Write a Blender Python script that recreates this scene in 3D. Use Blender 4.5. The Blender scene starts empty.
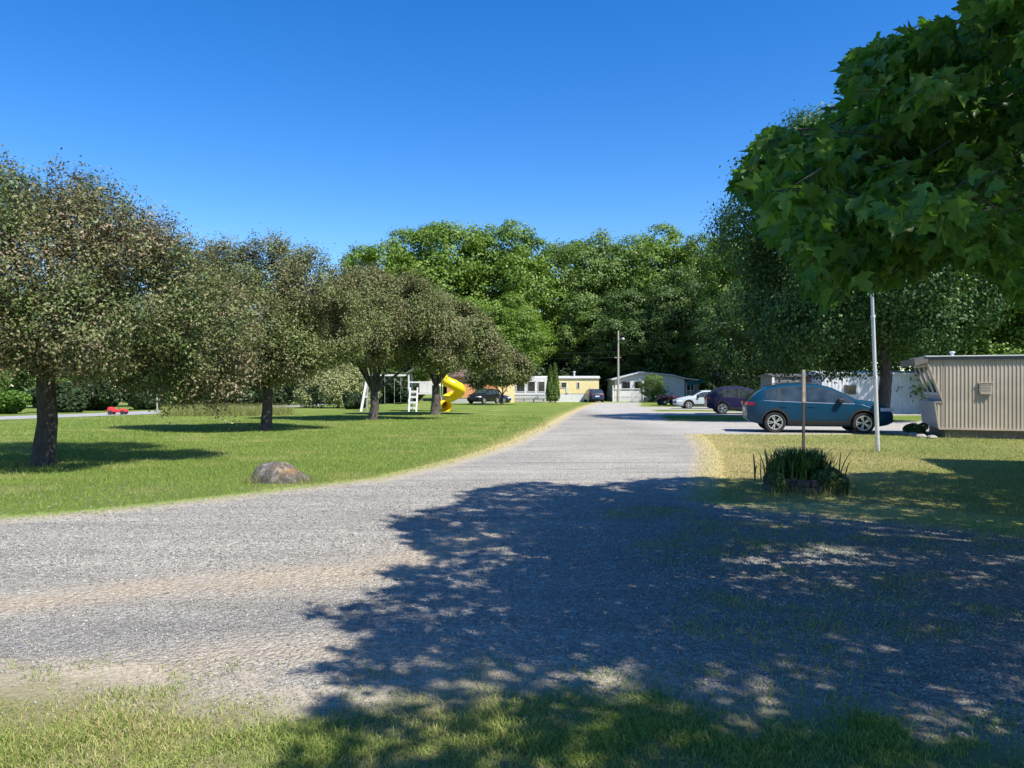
import bpy, bmesh, math, random
import numpy as np
from mathutils import Vector, Matrix

scene = bpy.context.scene
COL = scene.collection
R = math.radians
F = 740.0            # focal length in pixels of the 1024 px wide picture
CAMH = 1.6
SUN_H = np.array([.72, -.69]); SUN_H /= np.linalg.norm(SUN_H)
SUN_EL = R(53)
SH = 1/math.tan(SUN_EL)
SHX, SHY = -SUN_H[0]*SH, -SUN_H[1]*SH      # shadow shift per metre of height

# ------------------------------------------------------------------ terrain
def gz(x, y):
    return -0.0095*np.clip(np.asarray(y, float)-24.0, 0, 150)
def gzf(y): return float(gz(0, y))
def dist_of(py):
    t = (py-384.0)/F
    D = CAMH/t
    return D if D <= 24 else 1.372/(t-.0095)
def gp(px, py):
    D = dist_of(py)
    return ((px-512)*D/F, D)
def X(px, D): return (px-512)*D/F
def Z(py, D): return CAMH-(py-384)*D/F

# ------------------------------------------------------------------ object helpers
def props(o, label=None, cat=None, group=None, kind=None):
    if label: o['label'] = label
    if cat: o['category'] = cat
    if group: o['group'] = group
    if kind: o['kind'] = kind
    return o
def thing(name, label, cat, loc=(0, 0, 0), rz=0, group=None):
    o = bpy.data.objects.new(name, None)
    o.empty_display_size = .2
    COL.objects.link(o); o.location = loc; o.rotation_euler = (0, 0, rz)
    return props(o, label, cat, group)
def link(name, me, mat=None, parent=None):
    o = bpy.data.objects.new(name, me); COL.objects.link(o)
    if mat is not None:
        for m in (mat if isinstance(mat, (list, tuple)) else [mat]): me.materials.append(m)
    if parent is not None: o.parent = parent
    return o
def copy_tree(o, parent=None):
    c = o.copy(); COL.objects.link(c); c.parent = parent
    for ch in list(o.children): copy_tree(ch, c)
    return c

class MB:
    def __init__(s): s.v = []; s.f = []; s.mi = []
    def add(s, vs, fs, mi=0):
        n = len(s.v); s.v += [tuple(map(float, v)) for v in vs]
        s.f += [tuple(i+n for i in f) for f in fs]; s.mi += [mi]*len(fs); return s
    def box(s, x0, x1, y0, y1, z0, z1, mi=0, M=None):
        vs = [(x, y, z) for z in (z0, z1) for y in (y0, y1) for x in (x0, x1)]
        if M is not None: vs = [M @ Vector(v) for v in vs]
        return s.add(vs, [(0, 2, 3, 1), (4, 5, 7, 6), (0, 1, 5, 4), (2, 6, 7, 3), (0, 4, 6, 2), (1, 3, 7, 5)], mi)
    def tube(s, pts, rad, n=8, mi=0, cap=True):
        pts = [Vector(p) for p in pts]
        if not isinstance(rad, (list, tuple)): rad = [rad]*len(pts)
        vs = []; fs = []
        ref = Vector((0, 0, 1))
        t0 = (pts[-1]-pts[0]).normalized()
        if abs(t0.z) > .9: ref = Vector((1, 0, 0))
        for i, p in enumerate(pts):
            t = (pts[min(i+1, len(pts)-1)]-pts[max(i-1, 0)]).normalized()
            a = t.cross(ref)
            if a.length < 1e-4: a = t.cross(Vector((0, 1, 0)))
            a.normalize(); b = t.cross(a)
            for k in range(n):
                an = 2*math.pi*k/n
                vs.append(p+rad[i]*(math.cos(an)*a+math.sin(an)*b))
        for i in range(len(pts)-1):
            for k in range(n):
                fs.append((i*n+k, i*n+(k+1) % n, (i+1)*n+(k+1) % n, (i+1)*n+k))
        if cap:
            fs.append(tuple(range(n-1, -1, -1))); fs.append(tuple((len(pts)-1)*n+k for k in range(n)))
        return s.add(vs, fs, mi)
    def bar(s, p, q, w, h=None, mi=0):
        p = Vector(p); q = Vector(q); h = h or w
        t = (q-p).normalized(); ref = Vector((0, 0, 1)) if abs(t.z) < .95 else Vector((0, 1, 0))
        a = t.cross(ref).normalized()*w/2; b = t.cross(a).normalized()*h/2
        vs = [p-a-b, p+a-b, p+a+b, p-a+b, q-a-b, q+a-b, q+a+b, q-a+b]
        return s.add(vs, [(0, 3, 2, 1), (4, 5, 6, 7), (0, 1, 5, 4), (1, 2, 6, 5), (2, 3, 7, 6), (3, 0, 4, 7)], mi)
    def lathe(s, prof, n=20, axis='z', c=(0, 0, 0), mi=0, close=False):
        vs = []; fs = []; m = len(prof)
        for k in range(n):
            a = 2*math.pi*k/n; ca, sa = math.cos(a), math.sin(a)
            for r, h in prof:
                v = {'z': (r*ca, r*sa, h), 'y': (r*ca, h, r*sa), 'x': (h, r*ca, r*sa)}[axis]
                vs.append((v[0]+c[0], v[1]+c[1], v[2]+c[2]))
        rng = range(m) if close else range(m-1)
        for k in range(n):
            for j in rng:
                j2 = (j+1) % m
                fs.append((k*m+j, ((k+1) % n)*m+j, ((k+1) % n)*m+j2, k*m+j2))
        return s.add(vs, fs, mi)
    def prism(s, poly, d, f, mi=0):
        """poly: list of 2-D points, f(u, w, t) -> xyz, from t=d[0] to d[1]"""
        n = len(poly); vs = [f(u, w, d[0]) for u, w in poly]+[f(u, w, d[1]) for u, w in poly]
        fs = [tuple(range(n)), tuple(range(2*n-1, n-1, -1))]+[(i, i+n, (i+1) % n+n, (i+1) % n) for i in range(n)]
        return s.add(vs, fs, mi)
    def mesh(s, name, smooth=None, fix=True):
        me = bpy.data.meshes.new(name); me.from_pydata(s.v, [], s.f)
        for p, i in zip(me.polygons, s.mi): p.material_index = i
        if fix:
            bm = bmesh.new(); bm.from_mesh(me); bmesh.ops.recalc_face_normals(bm, faces=bm.faces); bm.to_mesh(me); bm.free()
        if smooth is not None:
            me.polygons.foreach_set('use_smooth', [True]*len(me.polygons))
            if smooth < 180: me.set_sharp_from_angle(angle=R(smooth))
        me.update(); return me
    def build(s, name, mat, parent=None, smooth=None, bevel=0, fix=True):
        o = link(name, s.mesh(name, smooth, fix), mat, parent)
        if bevel:
            b = o.modifiers.new('bevel', 'BEVEL'); b.width = bevel; b.segments = 2; b.limit_method = 'ANGLE'
        return o

def np_mesh(name, V, loops, starts, attrs=None, smooth=False):
    me = bpy.data.meshes.new(name)
    me.vertices.add(len(V)); me.vertices.foreach_set('co', np.ascontiguousarray(V, np.float32).ravel())
    me.loops.add(len(loops)); me.loops.foreach_set('vertex_index', np.asarray(loops, np.int32))
    me.polygons.add(len(starts)); me.polygons.foreach_set('loop_start', np.asarray(starts, np.int32))
    if smooth: me.polygons.foreach_set('use_smooth', np.ones(len(starts), bool))
    me.update(calc_edges=True)
    for k, a in (attrs or {}).items():
        at = me.attributes.new(k, 'FLOAT', 'POINT'); at.data.foreach_set('value', np.asarray(a, np.float32))
    return me

def norm(a): return a/np.maximum(np.linalg.norm(a, axis=1, keepdims=True), 1e-9)
def scatter(name, P, nrm, ax, size, tv, tf, attrs=None):
    """copies of a leaf template (tv verts, tf faces) joined into one foliage mesh"""
    tv = np.asarray(tv, float); N = len(P); k = len(tv)
    n = norm(nrm); y = ax-n*np.sum(ax*n, axis=1, keepdims=True); y = norm(y); x = np.cross(y, n)
    V = (P[:, None, :]+size[:, None, None]*(tv[None, :, 0:1]*x[:, None, :]+tv[None, :, 1:2]*y[:, None, :]+tv[None, :, 2:3]*n[:, None, :])).reshape(-1, 3)
    tl = np.concatenate([np.array(f) for f in tf]); ts = np.cumsum([0]+[len(f) for f in tf])[:-1]
    loops = (tl[None, :]+(np.arange(N)*k)[:, None]).ravel()
    starts = (ts[None, :]+(np.arange(N)*len(tl))[:, None]).ravel()
    at = {a: np.repeat(v, k) for a, v in (attrs or {}).items()}
    return np_mesh(name, V, loops, starts, at)

LEAF_T = ([(0, 0, 0), (.26, .45, .07), (0, 1, -.08), (-.26, .45, .07), (0, .5, 0)], [(0, 1, 4), (4, 1, 2), (0, 4, 3), (4, 2, 3)])
QUAD_T = ([(0, -.5, 0), (.42, -.05, .1), (0, .55, -.05), (-.42, .08, .08)], [(0, 1, 2, 3)])
_half = [(0, 0), (.15, -.02), (.30, -.08), (.27, .06), (.46, .16), (.56, .38), (.38, .36), (.17, .40), (.27, .60), (.22, .72), (.10, .76), (0, 1.06)]
MAPLE_T = ([(x, y, .30*abs(x)-.34*y*y-.35*x*x) for x, y in _half]+[(-x, y, .30*abs(x)-.34*y*y-.35*x*x) for x, y in _half[1:-1]],
           [tuple(range(12)), tuple([0, 11]+list(range(21, 11, -1)))])

# ------------------------------------------------------------------ materials
def nodes_of(name):
    m = bpy.data.materials.new(name); m.use_nodes = True
    nt = m.node_tree; nt.nodes.clear()
    out = nt.nodes.new('ShaderNodeOutputMaterial')
    return m, nt, out
class NB:
    def __init__(s, nt): s.nt = nt
    def n(s, t, **kw):
        nd = s.nt.nodes.new(t)
        for k, v in kw.items():
            if k.startswith('i_'): nd.inputs[k[2:].replace('_', ' ')].default_value = v
            else: setattr(nd, k, v)
        return nd
    def l(s, a, b): s.nt.links.new(a, b)
    def noise(s, vec, scale, detail=4, rough=.55):
        nd = s.n('ShaderNodeTexNoise'); nd.inputs['Scale'].default_value = scale; nd.inputs['Detail'].default_value = detail
        nd.inputs['Roughness'].default_value = rough
        if vec is not None: s.l(vec, nd.inputs['Vector'])
        return nd.outputs['Fac']
    def ramp(s, fac, stops, interp='LINEAR'):
        nd = s.n('ShaderNodeValToRGB'); cr = nd.color_ramp; cr.interpolation = interp
        while len(cr.elements) < len(stops): cr.elements.new(.5)
        for e, (p, c) in zip(cr.elements, stops):
            e.position = p; e.color = (*c, 1) if len(c) == 3 else c
        s.l(fac, nd.inputs[0]); return nd.outputs[0]
    def mix(s, fac, a, b, mode='MIX'):
        nd = s.n('ShaderNodeMix', data_type='RGBA', blend_type=mode)
        for sock, v in ((nd.inputs[0], fac), (nd.inputs[6], a), (nd.inputs[7], b)):
            if isinstance(v, (int, float)): sock.default_value = v
            elif isinstance(v, tuple): sock.default_value = (*v, 1)
            else: s.l(v, sock)
        return nd.outputs[2]
    def math(s, op, a, b=None, clamp=False):
        nd = s.n('ShaderNodeMath', operation=op, use_clamp=clamp)
        for i, v in enumerate((a, b)):
            if v is None: continue
            if isinstance(v, (int, float)): nd.inputs[i].default_value = v
            else: s.l(v, nd.inputs[i])
        return nd.outputs[0]
    def attr(s, name): return s.n('ShaderNodeAttribute', attribute_name=name).outputs['Fac']
    def bump(s, h, strength, dist):
        nd = s.n('ShaderNodeBump'); nd.inputs['Strength'].default_value = strength; nd.inputs['Distance'].default_value = dist
        s.l(h, nd.inputs['Height']); return nd.outputs[0]
def grey(v): return (v, v, v)

def mat(name, c, rough=.7, var=.15, scale=6, metal=0, bump=0, bscale=40, dirt=None, coat=0, spec=.5):
    m, nt, out = nodes_of(name); b = NB(nt)
    tc = b.n('ShaderNodeTexCoord').outputs['Object']
    p = b.n('ShaderNodeBsdfPrincipled'); p.inputs['Roughness'].default_value = rough; p.inputs['Metallic'].default_value = metal
    p.inputs['Coat Weight'].default_value = coat; p.inputs['Specular IOR Level'].default_value = spec
    nz = b.noise(tc, scale)
    a = tuple(x*(1-var) for x in c); d = tuple(min(1, x*(1+var)) for x in c)
    colr = b.ramp(nz, [(.3, a), (.7, d)])
    if dirt:
        n2 = b.noise(tc, scale*.35, 6, .7)
        f = b.ramp(n2, [(.5, grey(0)), (.72, grey(.7))])
        colr = b.mix(f, colr, dirt)
    b.l(colr, p.inputs['Base Color'])
    rr = b.math('ADD', b.math('MULTIPLY', nz, .16), max(0, rough-.08)); b.l(rr, p.inputs['Roughness'])
    if bump: b.l(b.bump(b.noise(tc, bscale, 5, .6), bump, .02), p.inputs['Normal'])
    b.l(p.outputs[0], out.inputs[0]); return m

def leaf_mat(name, stops, trans=.3, tint=(.9, 1.0, .35), patch=None, pscale=.6, rough=.5):
    m, nt, out = nodes_of(name); b = NB(nt)
    geo = b.n('ShaderNodeNewGeometry')
    tc = b.n('ShaderNodeTexCoord').outputs['Object']
    colr = b.ramp(geo.outputs['Random Per Island'], stops)
    if patch:
        f = b.ramp(b.noise(tc, pscale, 4, .65), [(.42, grey(0)), (.6, grey(.85))])
        colr = b.mix(f, colr, b.ramp(geo.outputs['Random Per Island'], patch))
    p = b.n('ShaderNodeBsdfPrincipled'); p.inputs['Roughness'].default_value = rough; p.inputs['Specular IOR Level'].default_value = .35
    b.l(colr, p.inputs['Base Color'])
    t = b.n('ShaderNodeBsdfTranslucent'); b.l(b.mix(1.0, colr, tint, 'MULTIPLY'), t.inputs[0])
    ms = b.n('ShaderNodeMixShader'); ms.inputs[0].default_value = trans
    b.l(p.outputs[0], ms.inputs[1]); b.l(t.outputs[0], ms.inputs[2]); b.l(ms.outputs[0], out.inputs[0])
    return m

def glass_mat(name, c=(.02, .025, .03), rough=.06):
    m, nt, out = nodes_of(name); b = NB(nt)
    tc = b.n('ShaderNodeTexCoord').outputs['Object']
    p = b.n('ShaderNodeBsdfPrincipled'); p.inputs['Roughness'].default_value = rough
    b.l(b.ramp(b.noise(tc, 2.5), [(.35, tuple(x*.6 for x in c)), (.7, tuple(x*1.6 for x in c))]), p.inputs['Base Color'])
    p.inputs['Specular IOR Level'].default_value = .8
    b.l(p.outputs[0], out.inputs[0]); return m

def lawn_colour(b, pos):
    dry = b.attr('dry')
    f1 = b.noise(pos, .45, 5, .6); f2 = b.noise(pos, 9, 5, .7); f3 = b.noise(pos, 70, 3, .7)
    g = b.ramp(f2, [(.3, (0.083, 0.145, 0.019)), (.5, (0.176, 0.261, 0.037)), (.72, (0.264, 0.325, 0.068))])
    g = b.mix(b.ramp(f3, [(.35, grey(0)), (.7, grey(.55))]), g, (.23, .26, .09))
    g = b.mix(b.ramp(f1, [(.35, grey(0)), (.65, grey(.6))]), g, (.10, .15, .03))
    d = b.ramp(f3, [(.3, (.34, .27, .10)), (.7, (.58, .49, .22))])
    dm = b.math('MULTIPLY', dry, b.math('ADD', .55, b.math('MULTIPLY', f2, .9)), True)
    g = b.mix(dm, g, d)
    th = b.math('MULTIPLY', b.attr('thatch'), .8)
    return b.mix(th, g, b.ramp(f3, [(.3, (.09, .085, .04)), (.7, (.20, .18, .095))])), f3, f2

def lawn_material():
    m, nt, out = nodes_of('lawn_turf'); b = NB(nt)
    pos = b.n('ShaderNodeNewGeometry').outputs['Position']
    c, f3, f2 = lawn_colour(b, pos)
    p = b.n('ShaderNodeBsdfPrincipled'); p.inputs['Roughness'].default_value = .95; p.inputs['Specular IOR Level'].default_value = .1
    b.l(c, p.inputs['Base Color']); b.l(b.bump(b.math('ADD', f3, f2), .9, .05), p.inputs['Normal'])
    b.l(p.outputs[0], out.inputs[0]); return m

def gravel_material():
    m, nt, out = nodes_of('gravel_bed'); b = NB(nt)
    pos = b.n('ShaderNodeNewGeometry').outputs['Position']
    lawn, f3, f2 = lawn_colour(b, pos)
    v = b.n('ShaderNodeTexVoronoi'); v.inputs['Scale'].default_value = 55; b.l(pos, v.inputs['Vector'])
    v2 = b.n('ShaderNodeTexVoronoi'); v2.inputs['Scale'].default_value = 24; b.l(pos, v2.inputs['Vector'])
    sep = b.n('ShaderNodeSeparateColor'); b.l(v.outputs['Color'], sep.inputs[0])
    sep2 = b.n('ShaderNodeSeparateColor'); b.l(v2.outputs['Color'], sep2.inputs[0])
    st = b.ramp(sep.outputs[0], [(0, (0.189, 0.180, 0.158)), (.5, (0.308, 0.292, 0.256)), (.88, (0.407, 0.385, 0.340)), (1, (0.625, 0.591, 0.524))])
    st2 = b.ramp(sep2.outputs[0], [(0, (0.218, 0.208, 0.184)), (.6, (0.327, 0.310, 0.272)), (1, (0.473, 0.450, 0.396))])
    st = b.mix(.45, st, st2)
    big = b.noise(pos, .35, 5, .6)
    st = b.mix(1.0, st, b.ramp(big, [(.3, (.84, .84, .84)), (.7, (1.14, 1.12, 1.08))]), 'MULTIPLY')
    # wheel tracks: bands of finer, paler and darker stone running along the drive
    mp = b.n('ShaderNodeMapping'); b.l(pos, mp.inputs['Vector']); mp.inputs['Rotation'].default_value = (0, 0, R(-58)); mp.inputs['Scale'].default_value = (.22, 2.6, 1)
    tr = b.noise(mp.outputs[0], 1.1, 5, .6)
    st = b.mix(1.0, st, b.ramp(tr, [(.34, (.80, .797, .79)), (.5, (1, 1, 1)), (.66, (1.16, 1.145, 1.12))]), 'MULTIPLY')
    dirt = b.ramp(sep.outputs[1], [(0, (.26, .215, .155)), (.6, (.37, .31, .23)), (1, (.47, .405, .31))])
    n3 = b.noise(pos, 1.8, 6, .65)
    df = b.math('MULTIPLY', b.attr('dirt'), b.math('ADD', -.05, b.math('MULTIPLY', n3, 2.0)), True)
    st = b.mix(df, st, dirt)
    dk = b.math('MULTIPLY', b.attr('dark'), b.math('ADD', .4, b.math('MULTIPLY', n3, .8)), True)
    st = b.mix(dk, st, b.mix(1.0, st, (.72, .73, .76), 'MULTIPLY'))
    pad = b.attr('pale'); st = b.mix(b.math('MULTIPLY', pad, .5), st, b.mix(.5, st, (.62, .6, .57)))
    nz = b.math('SUBTRACT', b.noise(pos, 3.2, 7, .68), .5)
    e = b.math('ADD', b.attr('edge'), b.math('MULTIPLY', nz, b.attr('amp')))
    mask = b.math('MULTIPLY', b.math('ADD', e, .02), 7.0, True)
    sf = b.math('ADD', 1.15, b.math('MULTIPLY', b.attr('edge'), 2.2), True)
    soil = b.mix(b.math('MULTIPLY', sf, b.ramp(b.noise(pos, 2.6, 6, .65), [(.3, grey(.35)), (.5, grey(1))])), lawn, b.mix(.4, b.mix(.35, dirt, (.34, .28, .2)), st))
    c = b.mix(mask, soil, st)
    p = b.n('ShaderNodeBsdfPrincipled'); p.inputs['Roughness'].default_value = .92; p.inputs['Specular IOR Level'].default_value = .2
    b.l(c, p.inputs['Base Color'])
    h = b.math('ADD', b.math('MULTIPLY', v.outputs['Distance'], -.6), b.math('MULTIPLY', v2.outputs['Distance'], -1.0))
    h = b.math('ADD', h, b.math('MULTIPLY', n3, .6))
    h = b.math('MULTIPLY', h, b.math('ADD', .25, b.math('MULTIPLY', mask, .75)))
    b.l(b.bump(h, .8, .03), p.inputs['Normal'])
    b.l(p.outputs[0], out.inputs[0]); return m

def grass_mat(name, a, bcol, dry=(.62, .52, .24), trans=.3):
    m, nt, out = nodes_of(name); b = NB(nt)
    rnd = b.n('ShaderNodeNewGeometry').outputs['Random Per Island']
    g = b.ramp(rnd, [(0, a), (.6, bcol), (1, tuple(min(1, x*1.25+.015) for x in bcol))])
    d = b.ramp(rnd, [(0, tuple(x*.6 for x in dry)), (1, dry)])
    c = b.mix(b.attr('dry'), g, d)
    p = b.n('ShaderNodeBsdfPrincipled'); p.inputs['Roughness'].default_value = .6; p.inputs['Specular IOR Level'].default_value = .25
    b.l(c, p.inputs['Base Color'])
    t = b.n('ShaderNodeBsdfTranslucent'); b.l(c, t.inputs[0])
    ms = b.n('ShaderNodeMixShader'); ms.inputs[0].default_value = trans
    b.l(p.outputs[0], ms.inputs[1]); b.l(t.outputs[0], ms.inputs[2]); b.l(ms.outputs[0], out.inputs[0]); return m

def bark_mat(name, c1, c2):
    m, nt, out = nodes_of(name); b = NB(nt)
    tc = b.n('ShaderNodeTexCoord').outputs['Object']
    mp = b.n('ShaderNodeMapping'); b.l(tc, mp.inputs['Vector']); mp.inputs['Scale'].default_value = (1, 1, .22)
    n1 = b.noise(mp.outputs[0], 22, 6, .7)
    c = b.ramp(n1, [(.35, c1), (.65, c2)])
    c = b.mix(b.ramp(b.noise(tc, 5, 4), [(.62, grey(0)), (.7, grey(.6))]), c, (.3, .29, .25))
    p = b.n('ShaderNodeBsdfPrincipled'); p.inputs['Roughness'].default_value = .9
    b.l(c, p.inputs['Base Color']); b.l(b.bump(n1, 1.0, .04), p.inputs['Normal']); b.l(p.outputs[0], out.inputs[0]); return m

M = {}
M['lawn'] = lawn_material(); M['gravel'] = gravel_material()
M['grass'] = grass_mat('grass_blade', (.10, .175, .021), (.24, .335, .058))
M['tallgrass'] = grass_mat('tall_grass_blade', (.10, .14, .03), (.22, .25, .07))
M['asphalt'] = mat('street_asphalt', (.3, .29, .28), .95, .12, 1.5, bump=.2)
M['bark'] = bark_mat('bark_dark', (.035, .03, .026), (.11, .095, .08))
M['bark2'] = bark_mat('bark_brown', (.045, .036, .027), (.13, .11, .085))
M['crab'] = leaf_mat('crabapple_leaf', [(0, (0.053, 0.088, 0.025)), (.45, (0.107, 0.163, 0.041)), (.78, (0.182, 0.237, 0.073)), (.94, (0.255, 0.250, 0.114)), (1, (0.361, 0.250, 0.166))],
                     .25, (1, .95, .5), [(0, (0.110, 0.080, 0.045)), (.6, (0.196, 0.188, 0.084)), (1, (0.414, 0.275, 0.204))], .55)
M['crab_b'] = leaf_mat('crabapple_leaf_olive', [(0, (0.064, 0.094, 0.025)), (.5, (0.138, 0.181, 0.047)), (.88, (0.222, 0.263, 0.084)), (1, (0.297, 0.250, 0.136))],
                       .25, (1, .95, .5), [(0, (0.103, 0.106, 0.048)), (.7, (0.207, 0.206, 0.090)), (1, (0.322, 0.237, 0.156))], .5)
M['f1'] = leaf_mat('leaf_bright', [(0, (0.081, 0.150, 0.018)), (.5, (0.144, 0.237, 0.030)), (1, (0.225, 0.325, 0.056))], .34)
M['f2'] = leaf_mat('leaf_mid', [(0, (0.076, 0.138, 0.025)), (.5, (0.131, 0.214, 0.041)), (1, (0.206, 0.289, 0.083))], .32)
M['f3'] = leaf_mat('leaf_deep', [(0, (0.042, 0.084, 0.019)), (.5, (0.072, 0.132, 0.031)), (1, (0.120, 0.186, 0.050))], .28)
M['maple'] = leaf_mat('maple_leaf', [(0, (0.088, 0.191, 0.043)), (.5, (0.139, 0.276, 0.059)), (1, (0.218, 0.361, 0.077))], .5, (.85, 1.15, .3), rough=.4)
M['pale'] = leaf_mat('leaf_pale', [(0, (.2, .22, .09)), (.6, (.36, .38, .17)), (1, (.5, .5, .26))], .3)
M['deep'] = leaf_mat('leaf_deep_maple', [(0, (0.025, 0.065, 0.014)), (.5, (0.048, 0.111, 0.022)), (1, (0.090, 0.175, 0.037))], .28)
M['arbor'] = leaf_mat('arborvitae_leaf', [(0, (0.048, 0.096, 0.019)), (.6, (0.112, 0.176, 0.032)), (1, (0.192, 0.256, 0.064))], .15)
M['hedge'] = leaf_mat('hedge_leaf', [(0, (.04, .10, .012)), (.6, (.1, .2, .025)), (1, (.17, .28, .04))], .3)
M['shrubd'] = leaf_mat('shrub_dark_leaf', [(0, (.016, .034, .010)), (.6, (.035, .062, .018)), (1, (.06, .09, .03))], .2)
M['plant'] = leaf_mat('daylily_leaf', [(0, (0.053, 0.109, 0.035)), (.6, (0.090, 0.174, 0.056)), (1, (0.150, 0.246, 0.084))], .25)
M['planter_leaf'] = leaf_mat('planter_leaf', [(0, (.045, .09, .03)), (.6, (.08, .14, .045)), (1, (.13, .2, .07))], .3)
M['white'] = mat('white_paint', (.64, .64, .62), .55, .06, 4, dirt=(.5, .48, .43))
M['whitemetal'] = mat('white_metal', (.56, .58, .60), .4, .05, 5)
M['galv'] = mat('galvanised_steel', (.62, .63, .63), .4, .1, 9, metal=.4)
M['tan'] = mat('tan_siding', (.44, .37, .285), .5, .13, 1.3, dirt=(.36, .30, .23))
M['tan_dark'] = mat('skirting_metal', (.17, .15, .13), .6, .15, 5, dirt=(.16, .14, .12))
M['roofgrey'] = mat('roof_metal_grey', (.55, .55, .55), .45, .1, 3)
M['roofdark'] = mat('roof_edge_dark', (.10, .095, .09), .6, .15, 5)
M['nose'] = mat('nose_panel_white', (.42, .41, .39), .5, .08, 4, dirt=(.42, .4, .37))
M['grey_siding'] = mat('grey_siding', (.16, .165, .17), .6, .1, 5)
M['yellow_siding'] = mat('yellow_siding', (.76, .63, .31), .55, .05, 3)
M['orange_siding'] = mat('orange_siding', (.62, .27, .11), .6, .08, 3)
M['brown_roof'] = mat('brown_shingle', (.14, .085, .07), .85, .2, 8)
M['green_tarp'] = mat('green_canvas', (.02, .12, .08), .6, .12, 4)
M['brown_siding'] = mat('brown_siding', (.3, .2, .15), .7, .1, 4)
M['glass'] = glass_mat('window_glass'); M['carglass'] = glass_mat('car_glass', (.03, .042, .045), .04)
M['wood'] = mat('weathered_wood', (.34, .30, .24), .85, .25, 12, bump=.3)
M['darkwood'] = mat('dark_post', (.06, .052, .045), .8, .25, 12, bump=.3)
M['polewood'] = mat('pole_wood', (.36, .33, .29), .85, .2, 6, bump=.3)
M['yellow'] = mat('yellow_plastic', (.85, .60, .01), .35, .05, 3)
M['red'] = mat('red_plastic', (.6, .03, .03), .4, .1, 5)
M['maroon'] = mat('maroon_plastic', (.07, .018, .03), .45, .15, 6)
M['tyre'] = mat('tyre_rubber', (.02, .02, .021), .85, .2, 20)
M['rim'] = mat('alloy_rim', (.62, .63, .65), .3, .05, 9, metal=.7)
M['blackplastic'] = mat('black_plastic', (.022, .022, .024), .6, .15, 10)
M['chrome'] = mat('chrome_trim', (.45, .47, .5), .4, .03, 5, metal=1)
M['taillight'] = mat('tail_light_red', (.30, .025, .05), .15, .15, 8)
M['headlight'] = mat('headlight_lens', (.6, .65, .68), .1, .1, 8)
M['well'] = mat('wheel_well', (.008, .008, .008), .95, .1, 5)
def paint(name, c, rough=.26): return mat(name, c, rough, .06, 2, metal=.0, coat=.0, spec=.3)
M['blue'] = paint('paint_blue', (.006, .047, .092)); M['purple'] = paint('paint_indigo', (.02, .018, .06))
M['carwhite'] = mat('paint_white', (.40, .46, .48), .4, .04, 2); M['carblack'] = paint('paint_black', (.012, .012, .013)); M['navy'] = paint('paint_navy', (.02, .035, .08))
M['palestone'] = mat('pale_field_stone', (.3, .28, .24), .9, .2, 8, bump=.4)
M['stone'] = mat('planter_stone', (.075, .065, .058), .9, .35, 14, bump=.6)

# ------------------------------------------------------------------ ground polygons (metres, from points on the drive's outline)
def poly_px(l): return [gp(*p) for p in l]
left_edge = poly_px([(0, 520), (100, 512), (200, 501), (300, 489), (380, 479), (430, 468), (480, 455), (520, 441), (548, 427), (570, 414), (585, 407), (598, 402.5)])
right_edge = poly_px([(640, 402.5), (641, 404), (639, 406.5)])
def comb():
    pts = []
    # parking bays: each one reaches from the drive to the right under its car
    for (pxa, ya, pxb, yb, xr) in ((650, 407, 652, 409.7, 22), (655, 411.6, 660, 415.4, 27), (668, 421, 690, 434.5, 19)):
        a = gp(pxa, ya); c = gp(pxb, yb)
        pts += [a, (xr, a[1]-.3), (xr, c[1]-.1), c]
    return pts
lawn_r = poly_px([(697, 437), (708, 452), (708, 470), (704, 488), (698, 501), (735, 507), (790, 513), (850, 519), (940, 527), (1024, 537)])
bottom = poly_px([(1024, 742), (900, 728), (790, 715), (720, 706), (650, 694), (560, 687), (470, 688), (400, 697), (330, 712), (285, 712), (225, 704), (150, 694), (80, 690), (0, 684)])
ROAD = left_edge+right_edge+comb()+lawn_r+[(9, 6.4), (16, 5.8), (16, 2.6), (8, 2.9)]+bottom+[(-5, 4.5), (-14, 5.2), (-14, 10.0)]
ROAD = np.array(ROAD)
STREET_C = np.array([(-34.0, 14.0), (-27.0, 34.0), (-23.6, 44), (-20.5, 68), (-18.0, 95), (-17.0, 125)])

def seg_dist(P, A):
    """distance of points P (n,2) to polyline A"""
    d = np.full(len(P), 1e9)
    for a, c in zip(A[:-1], A[1:]):
        ab = c-a; t = np.clip(((P-a) @ ab)/max(ab @ ab, 1e-9), 0, 1)
        d = np.minimum(d, np.linalg.norm(P-(a+t[:, None]*ab), axis=1))
    return d
def inside(P, poly):
    x, y = P[:, 0], P[:, 1]; r = np.zeros(len(P), bool); n = len(poly); j = n-1
    for i in range(n):
        xi, yi = poly[i]; xj, yj = poly[j]
        if yi != yj: r ^= ((yi > y) != (yj > y)) & (x < (xj-xi)*(y-yi)/(yj-yi)+xi)
        j = i
    return r
def road_sd(P):
    d = seg_dist(P, np.vstack([ROAD, ROAD[:1]])); return np.where(inside(P, ROAD), d, -d)
LE = np.array(left_edge)
def wob(x, y, s=1.0, k=0):
    return .5+.25*np.sin(x*1.7*s+k+1.3*np.sin(y*.9*s+k))+.25*np.sin(y*2.3*s+2*k+1.1*np.sin(x*1.3*s))
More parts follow.
